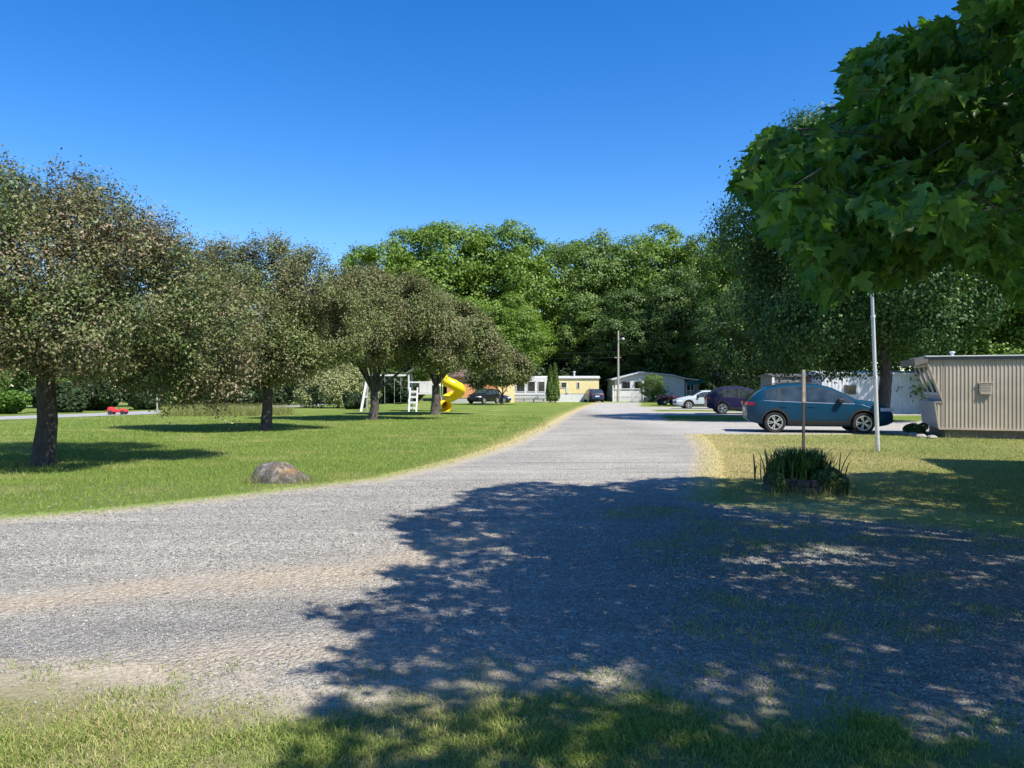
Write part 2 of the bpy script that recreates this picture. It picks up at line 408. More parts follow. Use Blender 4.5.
def dryness(P):
    x, y = P[:, 0], P[:, 1]
    far = np.clip((y-11)/8, 0, 1)
    d1 = seg_dist(P, LE)
    dry = np.exp(-(d1/(.16+.42*far))**2)*(.35+.65*far)*np.where(y < 110, 1, 0)
    # worn dry lawn on the right of the drive
    rl = np.clip((x-2.4)/.8, 0, 1)*np.clip((y-6)/3, 0, 1)*np.clip((24-y)/.6, 0, 1)
    q = np.clip(1.5-(x-3.2)/5.5, .42, 1.4)*(.6+.6*wob(x, y, .8, 2))
    q = q*np.where(y < 12.3, .5, 1)
    dry = np.maximum(dry, rl*np.clip(q, 0, 1)*.92)
    fg = np.clip((5.3-y)/.8, 0, 1)*np.clip((.4-x)/.8, 0, 1)*(.2+.6*wob(x, y, 2.2, 1))
    patch = np.clip(wob(x, y, .55, 9)*wob(x, y, 1.7, 4)*1.5-.5, 0, .24)
    return np.clip(np.maximum(np.maximum(dry, fg), patch), 0, 1)

def thatch(P): return np.clip((6.2-P[:, 1])/.6, 0, 1)
def grid_xy(xs, ys):
    Xg, Yg = np.meshgrid(xs, ys); return np.stack([Xg.ravel(), Yg.ravel()], 1), len(xs), len(ys)
def grid_mesh(name, xs, ys, keep=None, dz=0, attrs=None):
    P, nx, ny = grid_xy(xs, ys)
    V = np.column_stack([P, gz(P[:, 0], P[:, 1])+dz])
    i = np.arange((nx-1)*(ny-1)); a = (i//(nx-1))*nx+i % (nx-1)
    Q = np.stack([a, a+1, a+1+nx, a+nx], 1)
    if keep is not None:
        Q = Q[keep(P[Q].mean(1))]
        used = np.unique(Q); mp = -np.ones(len(V), int); mp[used] = np.arange(len(used)); Q = mp[Q]; V = V[used]; P = P[used]
    at = {k: f(P) for k, f in (attrs or {}).items()}
    return np_mesh(name, V, Q.ravel(), np.arange(len(Q))*4, at, True)

xs = np.unique(np.concatenate([np.linspace(-600, -40, 12), np.arange(-40, -14, 2.0), np.arange(-14, 14, .3), np.arange(14, 40, 2), np.linspace(40, 600, 12)]))
ys = np.unique(np.concatenate([np.linspace(-300, -6, 8), np.arange(-6, 26, .3), np.arange(26, 120, 1.0), np.linspace(120, 900, 10)]))
props(link('lawn', grid_mesh('lawn', xs, ys, None, 0, {'dry': dryness, 'thatch': thatch}), M['lawn']), kind='structure')

DIRT1 = np.array(poly_px([(-150, 620), (0, 606), (130, 590), (250, 580), (340, 577), (400, 566), (450, 548), (500, 530)]))
DIRT2 = np.array(poly_px([(-60, 700), (130, 672), (240, 652), (330, 650), (420, 662), (480, 670)]))
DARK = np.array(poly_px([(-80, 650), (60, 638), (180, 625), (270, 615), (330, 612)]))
def a_dirt(P):
    return np.clip(1.0*np.exp(-(seg_dist(P, DIRT1)/(.34+.22*np.exp(-((P[:, 0]+1.6)/.9)**2)))**2)+.8*np.exp(-(seg_dist(P, DIRT2)/.3)**2), 0, 1)
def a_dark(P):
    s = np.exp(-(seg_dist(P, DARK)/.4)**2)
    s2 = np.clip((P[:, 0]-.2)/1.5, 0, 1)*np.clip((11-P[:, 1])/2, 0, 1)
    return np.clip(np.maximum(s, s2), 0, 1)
def a_edge(P): return road_sd(P)-.28
def a_amp(P):
    x, y = P[:, 0], P[:, 1]
    fg = np.clip((5.6-y)/1.2, 0, 1); rt = np.clip((x-1.5)/1.5, 0, 1)*np.clip((9.5-y)/1.5, 0, 1)
    return .4+.8*fg+2.4*rt
def a_pale(P): return np.clip((P[:, 0]-4.6)/1.6, 0, 1)*np.clip((P[:, 1]-21)/2, 0, 1)
rx = np.unique(np.concatenate([np.arange(-14, -7, .4), np.arange(-7, 9, .12), np.arange(9, 28, .4)]))
ry = np.unique(np.concatenate([np.arange(2.5, 16, .12), np.arange(16, 40, .25), np.arange(40, 104, .5)]))
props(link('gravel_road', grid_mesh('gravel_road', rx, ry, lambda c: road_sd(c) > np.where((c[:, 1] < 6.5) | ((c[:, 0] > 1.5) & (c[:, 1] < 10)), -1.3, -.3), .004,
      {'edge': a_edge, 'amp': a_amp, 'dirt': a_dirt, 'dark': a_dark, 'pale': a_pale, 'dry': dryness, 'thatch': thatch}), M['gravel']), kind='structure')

def ribbon(name, c, w, m, dz):
    c = np.array(c); L = []; vs = []
    for i in range(len(c)):
        t = c[min(i+1, len(c)-1)]-c[max(i-1, 0)]; t /= np.linalg.norm(t); n = np.array([-t[1], t[0]])
        for s in (-1, 1):
            p = c[i]+n*s*w/2; vs.append((p[0], p[1], gzf(p[1])+dz))
    mb = MB().add(vs, [(2*i, 2*i+1, 2*i+3, 2*i+2) for i in range(len(c)-1)])
    return mb.build(name, m)
cc = []
for a, c in zip(STREET_C[:-1], STREET_C[1:]):
    for t in np.linspace(0, 1, 12, endpoint=False): cc.append(a*(1-t)+c*t)
props(ribbon('street', cc, 4.4, M['asphalt'], .012), kind='structure')

# ------------------------------------------------------------------ grass blades, pebbles
def blades(name, P, h, w, m, rng, dry, lean=.5, seg=1):
    N = len(P); a = rng.uniform(0, 2*np.pi, N); d = np.stack([np.cos(a), np.sin(a)], 1)
    la = rng.uniform(0, 2*np.pi, N); ln = np.stack([np.cos(la), np.sin(la)], 1)*(rng.uniform(.1, 1, N)*lean*h)[:, None]
    B = np.column_stack([P, gz(P[:, 0], P[:, 1])-.004])
    def off(xy, z): return np.column_stack([xy, z])
    if seg == 1:
        V = np.stack([B-off(d*w[:, None]/2, np.zeros(N)), B+off(d*w[:, None]/2, np.zeros(N)), B+off(ln, h)], 1).reshape(-1, 3); k = 3
        loops = np.arange(N*3); starts = np.arange(N)*3
    else:
        mid = B+off(ln*.35, h*.6)
        V = np.stack([B-off(d*w[:, None]/2, 0*h), B+off(d*w[:, None]/2, 0*h), mid+off(d*w[:, None]*.38, 0*h), mid-off(d*w[:, None]*.38, 0*h), B+off(ln, h*(1-.25*rng.random(N)))], 1).reshape(-1, 3); k = 5
        b = (np.arange(N)*5)[:, None]
        loops = np.concatenate([b+np.array([[0, 1, 2, 3]]), b+np.array([[3, 2, 4]])], 1).ravel()
        starts = np.stack([np.arange(N)*7, np.arange(N)*7+4], 1).ravel()
    me = np_mesh(name, V, loops, starts, {'dry': np.repeat(dry, k)})
    return props(link(name, me, m), kind='stuff')
rng = np.random.default_rng(7)
def view_ok(P, margin=.06): return np.abs(P[:, 0]) < (.70+margin)*P[:, 1]+.4
# near turf strip at the camera's feet
def near_turf():
    P = np.column_stack([rng.uniform(-3.6, 4.2, 900000), rng.uniform(2.5, 6.0, 900000)])
    sd = road_sd(P); n = wob(P[:, 0], P[:, 1], 3.1, .5)+.5*wob(P[:, 0], P[:, 1], 9, 2)-.75
    prob = np.clip((-sd+n*.5-.02)/.3, 0, 1)
    bare = np.clip((.1-P[:, 0])/.4, 0, 1)*np.clip((P[:, 1]-3.2)/.45, 0, 1)*np.clip(.2+1.3*wob(P[:, 0], P[:, 1], 2.7, 5), 0, 1)
    prob = np.maximum(prob*(1-.72*bare), .16*np.clip(1-(sd-.05)/.55, 0, 1)*np.clip(wob(P[:, 0], P[:, 1], 5, 2)*2-.6, 0, 1))*np.clip((wob(P[:, 0], P[:, 1], 6, 3)*1.7-.1), .35, 1)
    wt = np.clip((3.4/P[:, 1])**2, 0, 1)
    k = (rng.random(len(P)) < prob*wt*.95) & view_ok(P) & (P[:, 1] < 5.9)
    P = P[k]; N = len(P)
    h = rng.uniform(.018, .055, N)*(.6+.7*wob(P[:, 0], P[:, 1], 4, 1)); w = rng.uniform(.0025, .0055, N)
    dry = np.clip(dryness(P)*.9+rng.normal(0, .25, N), 0, 1)*(rng.random(N) < .7)
    blades('turf_grass', P, h, w, M['grass'], rng, dry, 1.3, 2)
near_turf()
def gravel_weeds():
    """tufts growing through the gravel on the right"""
    C = np.column_stack([rng.uniform(-.2, 7.5, 1050), rng.uniform(3.2, 9.6, 1050)])
    s = np.clip((wob(C[:, 0], C[:, 1], 1.1, 4)-.3)*2, 0, 1)*np.where(C[:, 0] < 1.2, np.clip((4.6-C[:, 1]), 0, 1), 1)
    C = C[(rng.random(len(C)) < s) & view_ok(C) & (road_sd(C) > -.1)]
    n = rng.integers(15, 90, len(C)); P = np.repeat(C, n, 0)+rng.normal(0, .1, (n.sum(), 2)); N = len(P)
    blades('weed_grass', P, rng.uniform(.02, .06, N), rng.uniform(.003, .007, N), M['grass'], rng, np.clip(rng.normal(.25, .25, N), 0, 1), .9, 2)
gravel_weeds()
def lawn_blades(name, x0, x1, y0, y1, n, hmin, hmax, wk, dens=13.):
    P = np.column_stack([rng.uniform(x0, x1, n), rng.uniform(y0, y1, n)])
    k = (rng.random(n) < np.clip((dens/P[:, 1])**2, 0, 1)) & view_ok(P)
    sd = road_sd(P); k &= (sd < .02+np.where(P[:, 0] > 2, .2, .03)+.16*(wob(P[:, 0], P[:, 1], 5, 1)-.5)+rng.normal(0, .06, n))
    k &= seg_dist(P, STREET_C) > 2.3
    P = P[k]; N = len(P); sc = np.clip(P[:, 1]/12, .8, 3)
    h = rng.uniform(hmin, hmax, N); w = rng.uniform(.005, .011, N)*wk*sc
    dry = np.clip(dryness(P)+rng.normal(0, .12, N), 0, 1)
    return blades(name, P, h, w, M['grass'], rng, dry, .8, 1)
lawn_blades('lawn_grass', -26, 1.5, 8, 42, 620000, .03, .065, 1.0)
lawn_blades('lawn_grass', 2.2, 17, 5.5, 23.8, 210000, .025, .06, 1.0)
def tall_grass():
    C = np.column_stack([rng.uniform(-21, -12, 900), rng.uniform(38, 47, 900)])
    k = (((C[:, 0]+16.6)/3.8)**2+((C[:, 1]-43)/3)**2 < 1) & (seg_dist(C, STREET_C) > 2.6)
    C = C[k]; P = np.repeat(C, 22, 0)+rng.normal(0, .14, (len(C)*22, 2)); N = len(P)
    blades('tall_grass', P, rng.uniform(.25, .75, N), rng.uniform(.012, .03, N), M['tallgrass'], rng, np.clip(rng.normal(.12, .15, N), 0, 1), .5, 1)
tall_grass()
def base_weeds():
    """unmown tufts at feet of posts, walls and trunks"""
    spots = [(X(877, 17.4), 17.4, .18, 70), (-9.25, 14.6, .4, 160), (X(266, 26), 26, .4, 120), (X(373, 35.4), 35.4, .5, 110), (X(435, 43), 43, .6, 110)]
    for t in np.linspace(.2, 8, 34): spots.append((12.66+.985*t, 21.85-.174*t, .12, 26))
    for t in np.linspace(0, 1, 14): spots.append((X(255, 12.3)+.95*t, 12.0, .08, 40))
    for t in np.linspace(0, 1, 9): spots.append((X(770, 10.7)+1.1*t, 10.62, .07, 22))
    P = np.concatenate([np.array([[a, b]])+rng.normal(0, s, (n, 2)) for a, b, s, n in spots]); N = len(P)
    blades('edge_grass', P, rng.uniform(.06, .2, N), rng.uniform(.006, .014, N), M['tallgrass'], rng, np.clip(rng.normal(.2, .25, N), 0, 1), .7, 1)
base_weeds()
def pebbles():
    n = 520000
    P = np.column_stack([rng.uniform(-8, 8, n), rng.uniform(3.3, 12, n)])
    k = (rng.random(n) < np.clip((4.4/P[:, 1])**1.8, 0, 1)*np.clip(road_sd(P)/.7+.55, .12, 1)*(1-.97*np.clip(a_dirt(P)*1.1, 0, 1))) & view_ok(P)
    P = P[k]; N = len(P); s = rng.uniform(.003, .0062, N)*rng.choice([1, 1, 1, 1, 1.2, 1.6], N)*np.clip(P[:, 1]/4.5, 1, 1.5)
    T = np.array([(1, 0, 0), (-1, .1, 0), (.1, 1, 0), (-.1, -1, .1), (.15, .1, .75), (0, 0, -.7)])
    Fc = np.array([(0, 2, 4), (2, 1, 4), (1, 3, 4), (3, 0, 4), (2, 0, 5), (1, 2, 5), (3, 1, 5), (0, 3, 5)])
    a = rng.uniform(0, 6.28, N); c, sn = np.cos(a), np.sin(a); st = rng.uniform(.6, 1.3, (N, 3))
    t = T[None]*st[:, None, :]*(1+rng.normal(0, .15, (N, 6, 3)))
    V = np.stack([t[..., 0]*c[:, None]-t[..., 1]*sn[:, None], t[..., 0]*sn[:, None]+t[..., 1]*c[:, None], t[..., 2]], -1)*s[:, None, None]
    V += np.column_stack([P, .004+s*.3])[:, None, :]
    loops = (Fc.ravel()[None]+(np.arange(N)*6)[:, None]).ravel()
    m, nt, out = nodes_of('loose_stone'); b = NB(nt)
    p = b.n('ShaderNodeBsdfPrincipled'); p.inputs['Roughness'].default_value = .85
    b.l(b.ramp(b.n('ShaderNodeNewGeometry').outputs['Random Per Island'], [(0, (0.129, 0.125, 0.112)), (.5, (0.241, 0.232, 0.209)), (.95, (0.361, 0.344, 0.314)), (1, (0.533, 0.516, 0.473))]), p.inputs['Base Color'])
    b.l(p.outputs[0], out.inputs[0])
    props(link('loose_gravel', np_mesh('loose_gravel', V.reshape(-1, 3), loops, np.arange(N*8)*3), m), kind='stuff')
pebbles()

# ------------------------------------------------------------------ trees
def lobe_points(rng, lobes, n, shell=.5, power=.5):
    lobes = np.array(lobes, float); c = lobes[:, :3]; r = lobes[:, 3]
    w = r**2; k = rng.choice(len(r), int(n*1.6), p=w/w.sum())
    d = norm(rng.normal(size=(len(k), 3)))
    q = shell+(1-shell)*rng.random(len(k))**power
    P = c[k]+d*(q*r[k])[:, None]
    keep = np.ones(len(P), bool)
    for j in range(len(r)):
        dist = np.linalg.norm(P-c[j], axis=1); keep &= (j == k) | (dist > .72*r[j]) | (rng.random(len(P)) < .2)
    P, d = P[keep][:n], d[keep][:n]
    return P, d
def limbs(mb, base, fork, ends, r0, rng, n=8):
    base = Vector(base); fork = Vector(fork)
    mid = base.lerp(fork, .5)+Vector((rng.normal(0, .04), rng.normal(0, .04), 0))*(fork-base).length
    mb.tube([base-Vector((0, 0, .1)), base+Vector((0, 0, .12)), mid, fork], [r0*1.45, r0*1.08, r0*.92, r0*.82], n)
    for e in ends:
        e = Vector(e); L = (e-fork).length
        a = fork.lerp(e, .4)+Vector((rng.normal(0, .05), rng.normal(0, .05), .1))*L
        c = fork.lerp(e, .75)+Vector((rng.normal(0, .05), rng.normal(0, .05), .06))*L
        rr = r0*min(.42, .15+.07*L)
        st = fork-Vector((0, 0, .15*r0))
        mb.tube([st, a, c, e], [rr, rr*.65, rr*.38, rr*.12], max(5, n-2))
def twig_tubes(mb_v, mb_l, P, Q, r):
    """thin three-sided twigs P -> Q appended to numpy lists"""
    d = norm(Q-P); a = norm(np.cross(d, np.tile([[.3, .5, .8]], (len(P), 1)))); b = np.cross(d, a)
    ring = [np.cos(t)*a+np.sin(t)*b for t in (0, 2.094, 4.189)]
    V = np.stack([P+ring[0]*r[:, None], P+ring[1]*r[:, None], P+ring[2]*r[:, None], Q+ring[0]*r[:, None]*.4, Q+ring[1]*r[:, None]*.4, Q+ring[2]*r[:, None]*.4], 1).reshape(-1, 3)
    f = np.array([0, 1, 4, 3, 1, 2, 5, 4, 2, 0, 3, 5])
    base = mb_v[0]; mb_v[1].append(V); mb_l.append((f[None]+(np.arange(len(P))*6)[:, None]+base).ravel()); mb_v[0] += len(V)

def crab_tree(label, base, lobes, r0, seed, ntw, leaf, mname, fork_z=1.5, group='crabapple trees in a row on the lawn', extra_fork=None):
    rng = np.random.default_rng(seed)
    x, y = base; z0 = gzf(y)
    t = thing('crabapple_tree', label, 'tree', (x, y, z0), 0, group)
    L = np.array(lobes, float); L[:, 0] -= x; L[:, 1] -= y; L[:, 2] -= z0
    mb = MB(); ends = [tuple(l[:3]) for l in L]
    limbs(mb, (0, 0, 0), (extra_fork or (.05, 0, fork_z)), ends, r0, rng)
    P, d = lobe_points(rng, L, int(ntw*1.7), .42, .45)
    nz = np.sin(P[:, 0]*2.6+1.2*np.sin(P[:, 1]*1.9)+seed)+np.sin(P[:, 1]*2.4+1.1*np.sin(P[:, 2]*2.2))+np.sin(P[:, 2]*3.1+.9*np.sin(P[:, 0]*2.0+seed))
    kk = nz > -1.15; P, d = P[kk], d[kk]
    # thin shoots
    Q = P+norm(d+np.array([[0, 0, .55]])+rng.normal(0, .35, d.shape))*rng.uniform(.12, .5, (len(P), 1))*np.where(rng.random((len(P), 1)) < .08, 1.5, 1)
    tr = mb.build('trunk', M['bark'], t, 60)
    sv = [0, []]; sl = []
    twig_tubes(sv, sl, P-d*.35, Q, np.full(len(P), .006))
    loops = np.concatenate(sl); link('twigs', np_mesh('twigs', np.concatenate(sv[1]), loops, np.arange(len(loops)//4)*4), M['bark2'], t)
    nl = 28
    u = rng.uniform(-.35, 1.0, (len(P), nl, 1))
    LP = (P[:, None]*(1-u)+Q[:, None]*u+rng.normal(0, .085*leaf/.07, (len(P), nl, 3))).reshape(-1, 3)
    dd = np.repeat(norm(d+rng.normal(0, .3, d.shape)), nl, 0)
    nrm = norm(dd*.65+np.array([[0, 0, .5]])+rng.normal(0, .5, LP.shape))
    ax = norm(dd*.6+rng.normal(0, .7, LP.shape)+np.array([[0, 0, -.25]]))
    link('crown', scatter('crown', LP, nrm, ax, rng.uniform(.7, 1.25, len(LP))*leaf, *LEAF_T), M[mname], t)
    return t
crab_tree('largest crabapple tree, nearest the camera, with thick dark trunk at the left edge', (-9.25, 14.6),
  [(-9.6, 14.8, 4.1, 1.75), (-9.1, 14.6, 4.9, 1.0), (-10.3, 14.4, 4.95, 1.0), (-10.9, 14.5, 4.1, 1.4), (-12.2, 14.8, 3.6, 1.5), (-8.0, 14.5, 4.15, 1.25), (-7.2, 15, 3.4, 1.2), (-6.5, 15.5, 2.7, 1.05),
   (-9, 13.2, 3.3, 1.3), (-7.6, 13.7, 3, 1.15), (-10.5, 16.5, 4, 1.5), (-8.5, 16.6, 3.8, 1.5), (-11, 13.4, 3.1, 1.2), (-7.2, 15.2, 2.1, .85), (-6.4, 15.6, 1.95, .8), (-11.4, 14.8, 2.5, .9), (-8.1, 14.9, 2.55, .8), (-10.6, 12.7, 3.1, 1.15), (-9.0, 12.2, 2.75, .95), (-12.2, 13.1, 3.0, 1.2), (-7.6, 12.9, 2.5, .8)],
  .20, 11, 4600, .072, 'crab', 1.75)
crab_tree('crabapple tree second from the camera in the row, with leaning grey trunk', (X(266, 26), 26.0),
  [(-8.8, 26, 4.1, 2.0), (-8.5, 26, 5.55, 1.15), (-11, 26, 4.6, 1.5), (-10, 25.8, 5.4, 1.05), (-7.1, 26, 4.7, 1.5), (-6.6, 26, 3.4, 1.3), (-11.4, 26, 3.1, 1.35), (-8.8, 24.4, 3.2, 1.5), (-8.8, 27.8, 3.5, 1.7),
   (-10.2, 24.9, 2.7, 1.2), (-7.5, 24.9, 2.6, 1.0), (-9.3, 26.4, 2.3, .9), (-12, 26.5, 2.3, .9)], .2, 12, 3600, .092, 'crab_b', 1.5)
crab_tree('spreading crabapple tree with low forked branches, third in the row', (X(373, 35.4), 35.4),
  [(-6.7, 35.4, 4.7, 2.1), (-9.0, 35.4, 4.4, 1.65), (-4.5, 35.4, 4.6, 1.75), (-6.9, 35.4, 6.0, 1.15), (-3.3, 35.4, 3.5, 1.3), (-9.6, 35.4, 3.6, 1.15), (-6.6, 33.7, 4.1, 1.6), (-6.6, 37.4, 4.3, 1.8), (-5.1, 35.2, 5.5, 1.2), (-8.3, 35.3, 5.3, 1.2)],
  .22, 13, 3600, .108, 'crab_b', 1.3)
crab_tree('crabapple tree in front of the white playset, its trunk beside the yellow slide', (X(435, 43), 43.0),
  [(q[0]*.9, 43+(q[1]-47.9)*.9, 2.45+(q[2]-1.6)*.78, q[3]*.80) for q in [(-4.9, 47.9, 4.3, 2.3), (-6.9, 47.9, 3.9, 1.7), (-2.8, 47.9, 3.9, 1.8), (-4.7, 47.9, 5.6, 1.3), (-1.8, 47.9, 3.0, 1.2), (-4.9, 46.2, 3.6, 1.7), (-4.9, 49.8, 3.7, 1.9), (-3.3, 48, 5.1, 1.2), (-6.5, 48, 5.0, 1.1)]],
  .27, 14, 3200, .135, 'crab_b', 1.7)
crab_tree('smallest crabapple tree, far end of the row before the pale trailer', (X(502, 73), 73.0),
  [(-1, 73, 3.3, 1.35), (-2.6, 73, 2.9, 1.15), (.7, 73, 3.0, 1.15), (-.7, 73, 4.0, .95), (-1, 71.8, 2.9, 1.1), (-1, 74.4, 3.0, 1.2), (-3.4, 73, 2.3, .8)],
  .16, 15, 1700, .2, 'crab_b', 1.0)

def broad_tree_meshes(seed, H, Rr, nl, leaf, low=.16, nlobes=26, sq=.46, off=0):
    rng = np.random.default_rng(seed); lobes = []
    cz = H*(low+(1-low)/2); rz = H*(1-low)/2
    for i in range(nlobes):
        u = 1-2*(i+.5)/nlobes; a = i*2.39996+rng.normal(0, .25); s = math.sqrt(1-u*u)
        q = rng.uniform(.58, .8)
        lobes.append((Rr*q*s*math.cos(a), Rr*q*s*math.sin(a), cz+rz*q*u*.98, Rr*rng.uniform(.26, sq)))
    lobes.append((0, 0, cz, Rr*.5)); lobes = [(a+off, q, c, r) for a, q, c, r in lobes]
    mb = MB(); limbs(mb, (0, 0, 0), (0, 0, H*(low+.12)), [l[:3] for l in lobes[:18]], H*.018+.08, rng)
    mb.tube([(0, 0, H*(low+.1)), (0, 0, H*.8)], [H*.016, H*.005], 6)
    tm = mb.mesh('trunk', 60)
    K = 30
    C, d = lobe_points(rng, lobes, int(nl/K*1.3), .6, .4)
    f = 9.0/Rr; nz = np.sin(C[:, 0]*f+1.2*np.sin(C[:, 1]*f*.8)+seed)+np.sin(C[:, 1]*f*.95+1.1*np.sin(C[:, 2]*f*.8))+np.sin(C[:, 2]*f*1.2+.9*np.sin(C[:, 0]*f*.7))
    kk = nz > -.7; C, d = C[kk], d[kk]
    g = rng.normal(0, 1, (len(C)*K, 3)); g[:, 2] *= .6; P = np.repeat(C, K, 0)+g*Rr*.062; dd = np.repeat(norm(d+rng.normal(0, .35, d.shape)), K, 0)
    nrm = norm(dd*.75+np.array([[0, 0, .5]])+g*.3+rng.normal(0, .38, P.shape))
    ax = norm(rng.normal(0, 1, P.shape)+np.array([[0, 0, -.3]]))
    cm = scatter('crown', P, nrm, ax, rng.uniform(.6, 1.35, len(P))*leaf, *QUAD_T)
    return tm, cm
def place_tree(name, label, variant, mname, x, y, s, rz, sz=1.0, group=None, tbark='bark2'):
    tm, cm = variant
    t = thing(name, label, 'tree', (x, y, gzf(y)), rz, group); t.scale = (s, s, s*sz)
    for n, me, mt in (('trunk', tm, tbark), ('crown', cm, mname)):
        o = bpy.data.objects.new(n, me); COL.objects.link(o); o.parent = t
        if not me.materials: me.materials.append(M[mt])
        o.material_slots[0].link = 'OBJECT'; o.material_slots[0].material = M[mt]
    return t
VA = broad_tree_meshes(1, 25, 8.0, 64000, .30, .10, 30)
VB = broad_tree_meshes(2, 25, 7.2, 60000, .28, .08, 34, .42)
VC = broad_tree_meshes(3, 24, 8.6, 64000, .31, .14, 26, .5)
VD = broad_tree_meshes(4, 9, 4.2, 40000, .15, .05, 20, .5)
G1 = 'trees of the wood behind the trailers'
FOREST = [  # px of crown centre, px row of top, distance, variant, material, width factor, label
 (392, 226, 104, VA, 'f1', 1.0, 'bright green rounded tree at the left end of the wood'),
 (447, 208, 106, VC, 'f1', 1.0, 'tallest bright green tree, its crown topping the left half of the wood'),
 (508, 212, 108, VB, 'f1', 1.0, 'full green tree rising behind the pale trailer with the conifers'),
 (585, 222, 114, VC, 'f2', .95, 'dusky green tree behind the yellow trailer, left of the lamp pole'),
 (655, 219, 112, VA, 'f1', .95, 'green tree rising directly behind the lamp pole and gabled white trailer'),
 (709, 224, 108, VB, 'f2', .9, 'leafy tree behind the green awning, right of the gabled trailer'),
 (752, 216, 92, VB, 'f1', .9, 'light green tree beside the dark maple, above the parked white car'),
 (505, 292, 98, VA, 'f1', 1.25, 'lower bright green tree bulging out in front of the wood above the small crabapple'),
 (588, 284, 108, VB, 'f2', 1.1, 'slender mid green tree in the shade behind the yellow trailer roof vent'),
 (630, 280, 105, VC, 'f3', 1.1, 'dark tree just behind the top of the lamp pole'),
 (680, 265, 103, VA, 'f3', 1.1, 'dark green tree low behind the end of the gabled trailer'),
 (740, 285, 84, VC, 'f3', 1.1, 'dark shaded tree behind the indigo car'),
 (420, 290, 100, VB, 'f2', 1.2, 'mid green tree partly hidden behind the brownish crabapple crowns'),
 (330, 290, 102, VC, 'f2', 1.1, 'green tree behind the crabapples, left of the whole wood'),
]
for i, (px, py, D, v, mn, wf, lab) in enumerate(FOREST):
    Ht = Z(py, D)-gzf(D); s = Ht/25.
    t = place_tree('deciduous_tree', lab, v, mn, X(px, D), D, s, i*1.7, 1.0, G1); t.scale = (s*wf, s*wf, s)
# big dark maple behind the blue car, a lit one behind the beige trailer, more to the right
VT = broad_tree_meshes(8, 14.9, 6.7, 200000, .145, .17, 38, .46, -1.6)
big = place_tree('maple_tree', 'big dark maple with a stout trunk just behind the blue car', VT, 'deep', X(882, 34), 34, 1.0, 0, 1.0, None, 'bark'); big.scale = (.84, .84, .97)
place_tree('deciduous_tree', 'sunlit tree behind the roof of the tan trailer', VD, 'f1', X(972, 46), 46, 1.5, 1.2, .92)
place_tree('deciduous_tree', 'tree at the right edge behind the tan trailer', VD, 'f2', X(1060, 46), 46, 1.5, 2.2, .95)
place_tree('deciduous_tree', 'tall tree standing behind the ribbed white trailer', VB, 'f2', X(930, 66), 66, .52, 2.9)
place_tree('deciduous_tree', 'dark tree left of the grey shed, behind the parked cars', VD, 'f3', X(775, 66), 66, 1.35, 4.1, 1.0)
place_tree('deciduous_tree', 'spreading tree far right behind the ribbed white trailer', VC, 'f3', X(1010, 72), 72, .55, 5.0)
# woodland mass behind: far wood reads as one mass
def woodland():
    rng = np.random.default_rng(21); lob = []
    for i in range(260):
        x = rng.uniform(-95, 110); y = rng.uniform(120, 132)+abs(x)*.05
        top = 24.5+2*math.sin(x*.21)+1.2*math.sin(x*.53+1)
        if x < -22: top = 9+2*math.sin(x*.3)
        if x > 40: top = 16
        lob.append((x, y, rng.uniform(0, 1)**.7*(top-3.5), rng.uniform(2.6, 4.2)))
    C, d = lobe_points(rng, lob, 9000, .7, .5)
    P = np.repeat(C, 7, 0)+rng.normal(0, .45, (len(C)*7, 3)); dd = np.repeat(d, 7, 0)
    nrm = norm(dd*.7+np.array([[0, 0, .45]])+rng.normal(0, .5, P.shape))
    props(link('woodland', scatter('woodland', P, nrm, norm(rng.normal(0, 1, P.shape)), rng.uniform(.5, 1.0, len(P)), *QUAD_T), M['f3']), kind='stuff')
woodland()
# undergrowth at the wood's edge and bushes across the street
def bush_mesh(seed, n, leaf, lobes=9, low=0):
    rng = np.random.default_rng(seed); L = [(0, 0, .5, .5)]
    for i in range(lobes):
        a = rng.uniform(0, 6.28); q = rng.uniform(.3, .62); L.append((q*math.cos(a), q*math.sin(a), rng.uniform(.25, .72), rng.uniform(.25, .4)))
    P, d = lobe_points(rng, L, n, .6, .5)
    P[:, 2] = np.abs(P[:, 2])
    nrm = norm(d*.7+np.array([[0, 0, .4]])+rng.normal(0, .5, P.shape))
    return scatter('foliage', P, nrm, norm(rng.normal(0, 1, P.shape)+np.array([[0, 0, .5]])), rng.uniform(.6, 1.3, len(P))*leaf, *QUAD_T)
BUSH = [bush_mesh(31, 5200, .11), bush_mesh(32, 5200, .11), bush_mesh(33, 5200, .1)]
def bush(name, label, x, y, w, h, m, k, group=None, cat='bush', depth=None):
    t = thing(name, label, cat, (x, y, gzf(y)), k*1.3, group)
    o = bpy.data.objects.new('foliage', BUSH[k % 3]); COL.objects.link(o); o.parent = t
    if not o.data.materials: o.data.materials.append(M[m])
    o.material_slots[0].link = 'OBJECT'; o.material_slots[0].material = M[m]
    t.scale = (w/1.75, (depth or w)/1.75, h/1.05)
    stm = MB()
    rg = np.random.default_rng(k)
    for j in range(5): stm.tube([(rg.normal(0, .04), rg.normal(0, .04), -.02), (rg.normal(0, .18), rg.normal(0, .18), .5)], [.022, .008], 5)
    stm.build('stem', M['bark2'], t)
    return t
for i, px in enumerate([525, 560, 600, 640, 690, 735, 775]):
    bush('shrub', ['dark shrub under the wood behind the pale trailer', 'dark shrub under the wood behind the twin conifers', 'dark shrub in the gap between yellow and gabled trailers',
          'dark shrub behind the roof of the gabled trailer', 'dark shrub behind the green awning', 'dark shrub behind the indigo car', 'dark shrub left of the grey shed'][i],
         X(px, 108 if i < 5 else 78), 108 if i < 5 else 78, 8.5 if i < 5 else 6, 6.5 if i < 5 else 5, 'shrubd', i, 'shrubs under the edge of the wood')
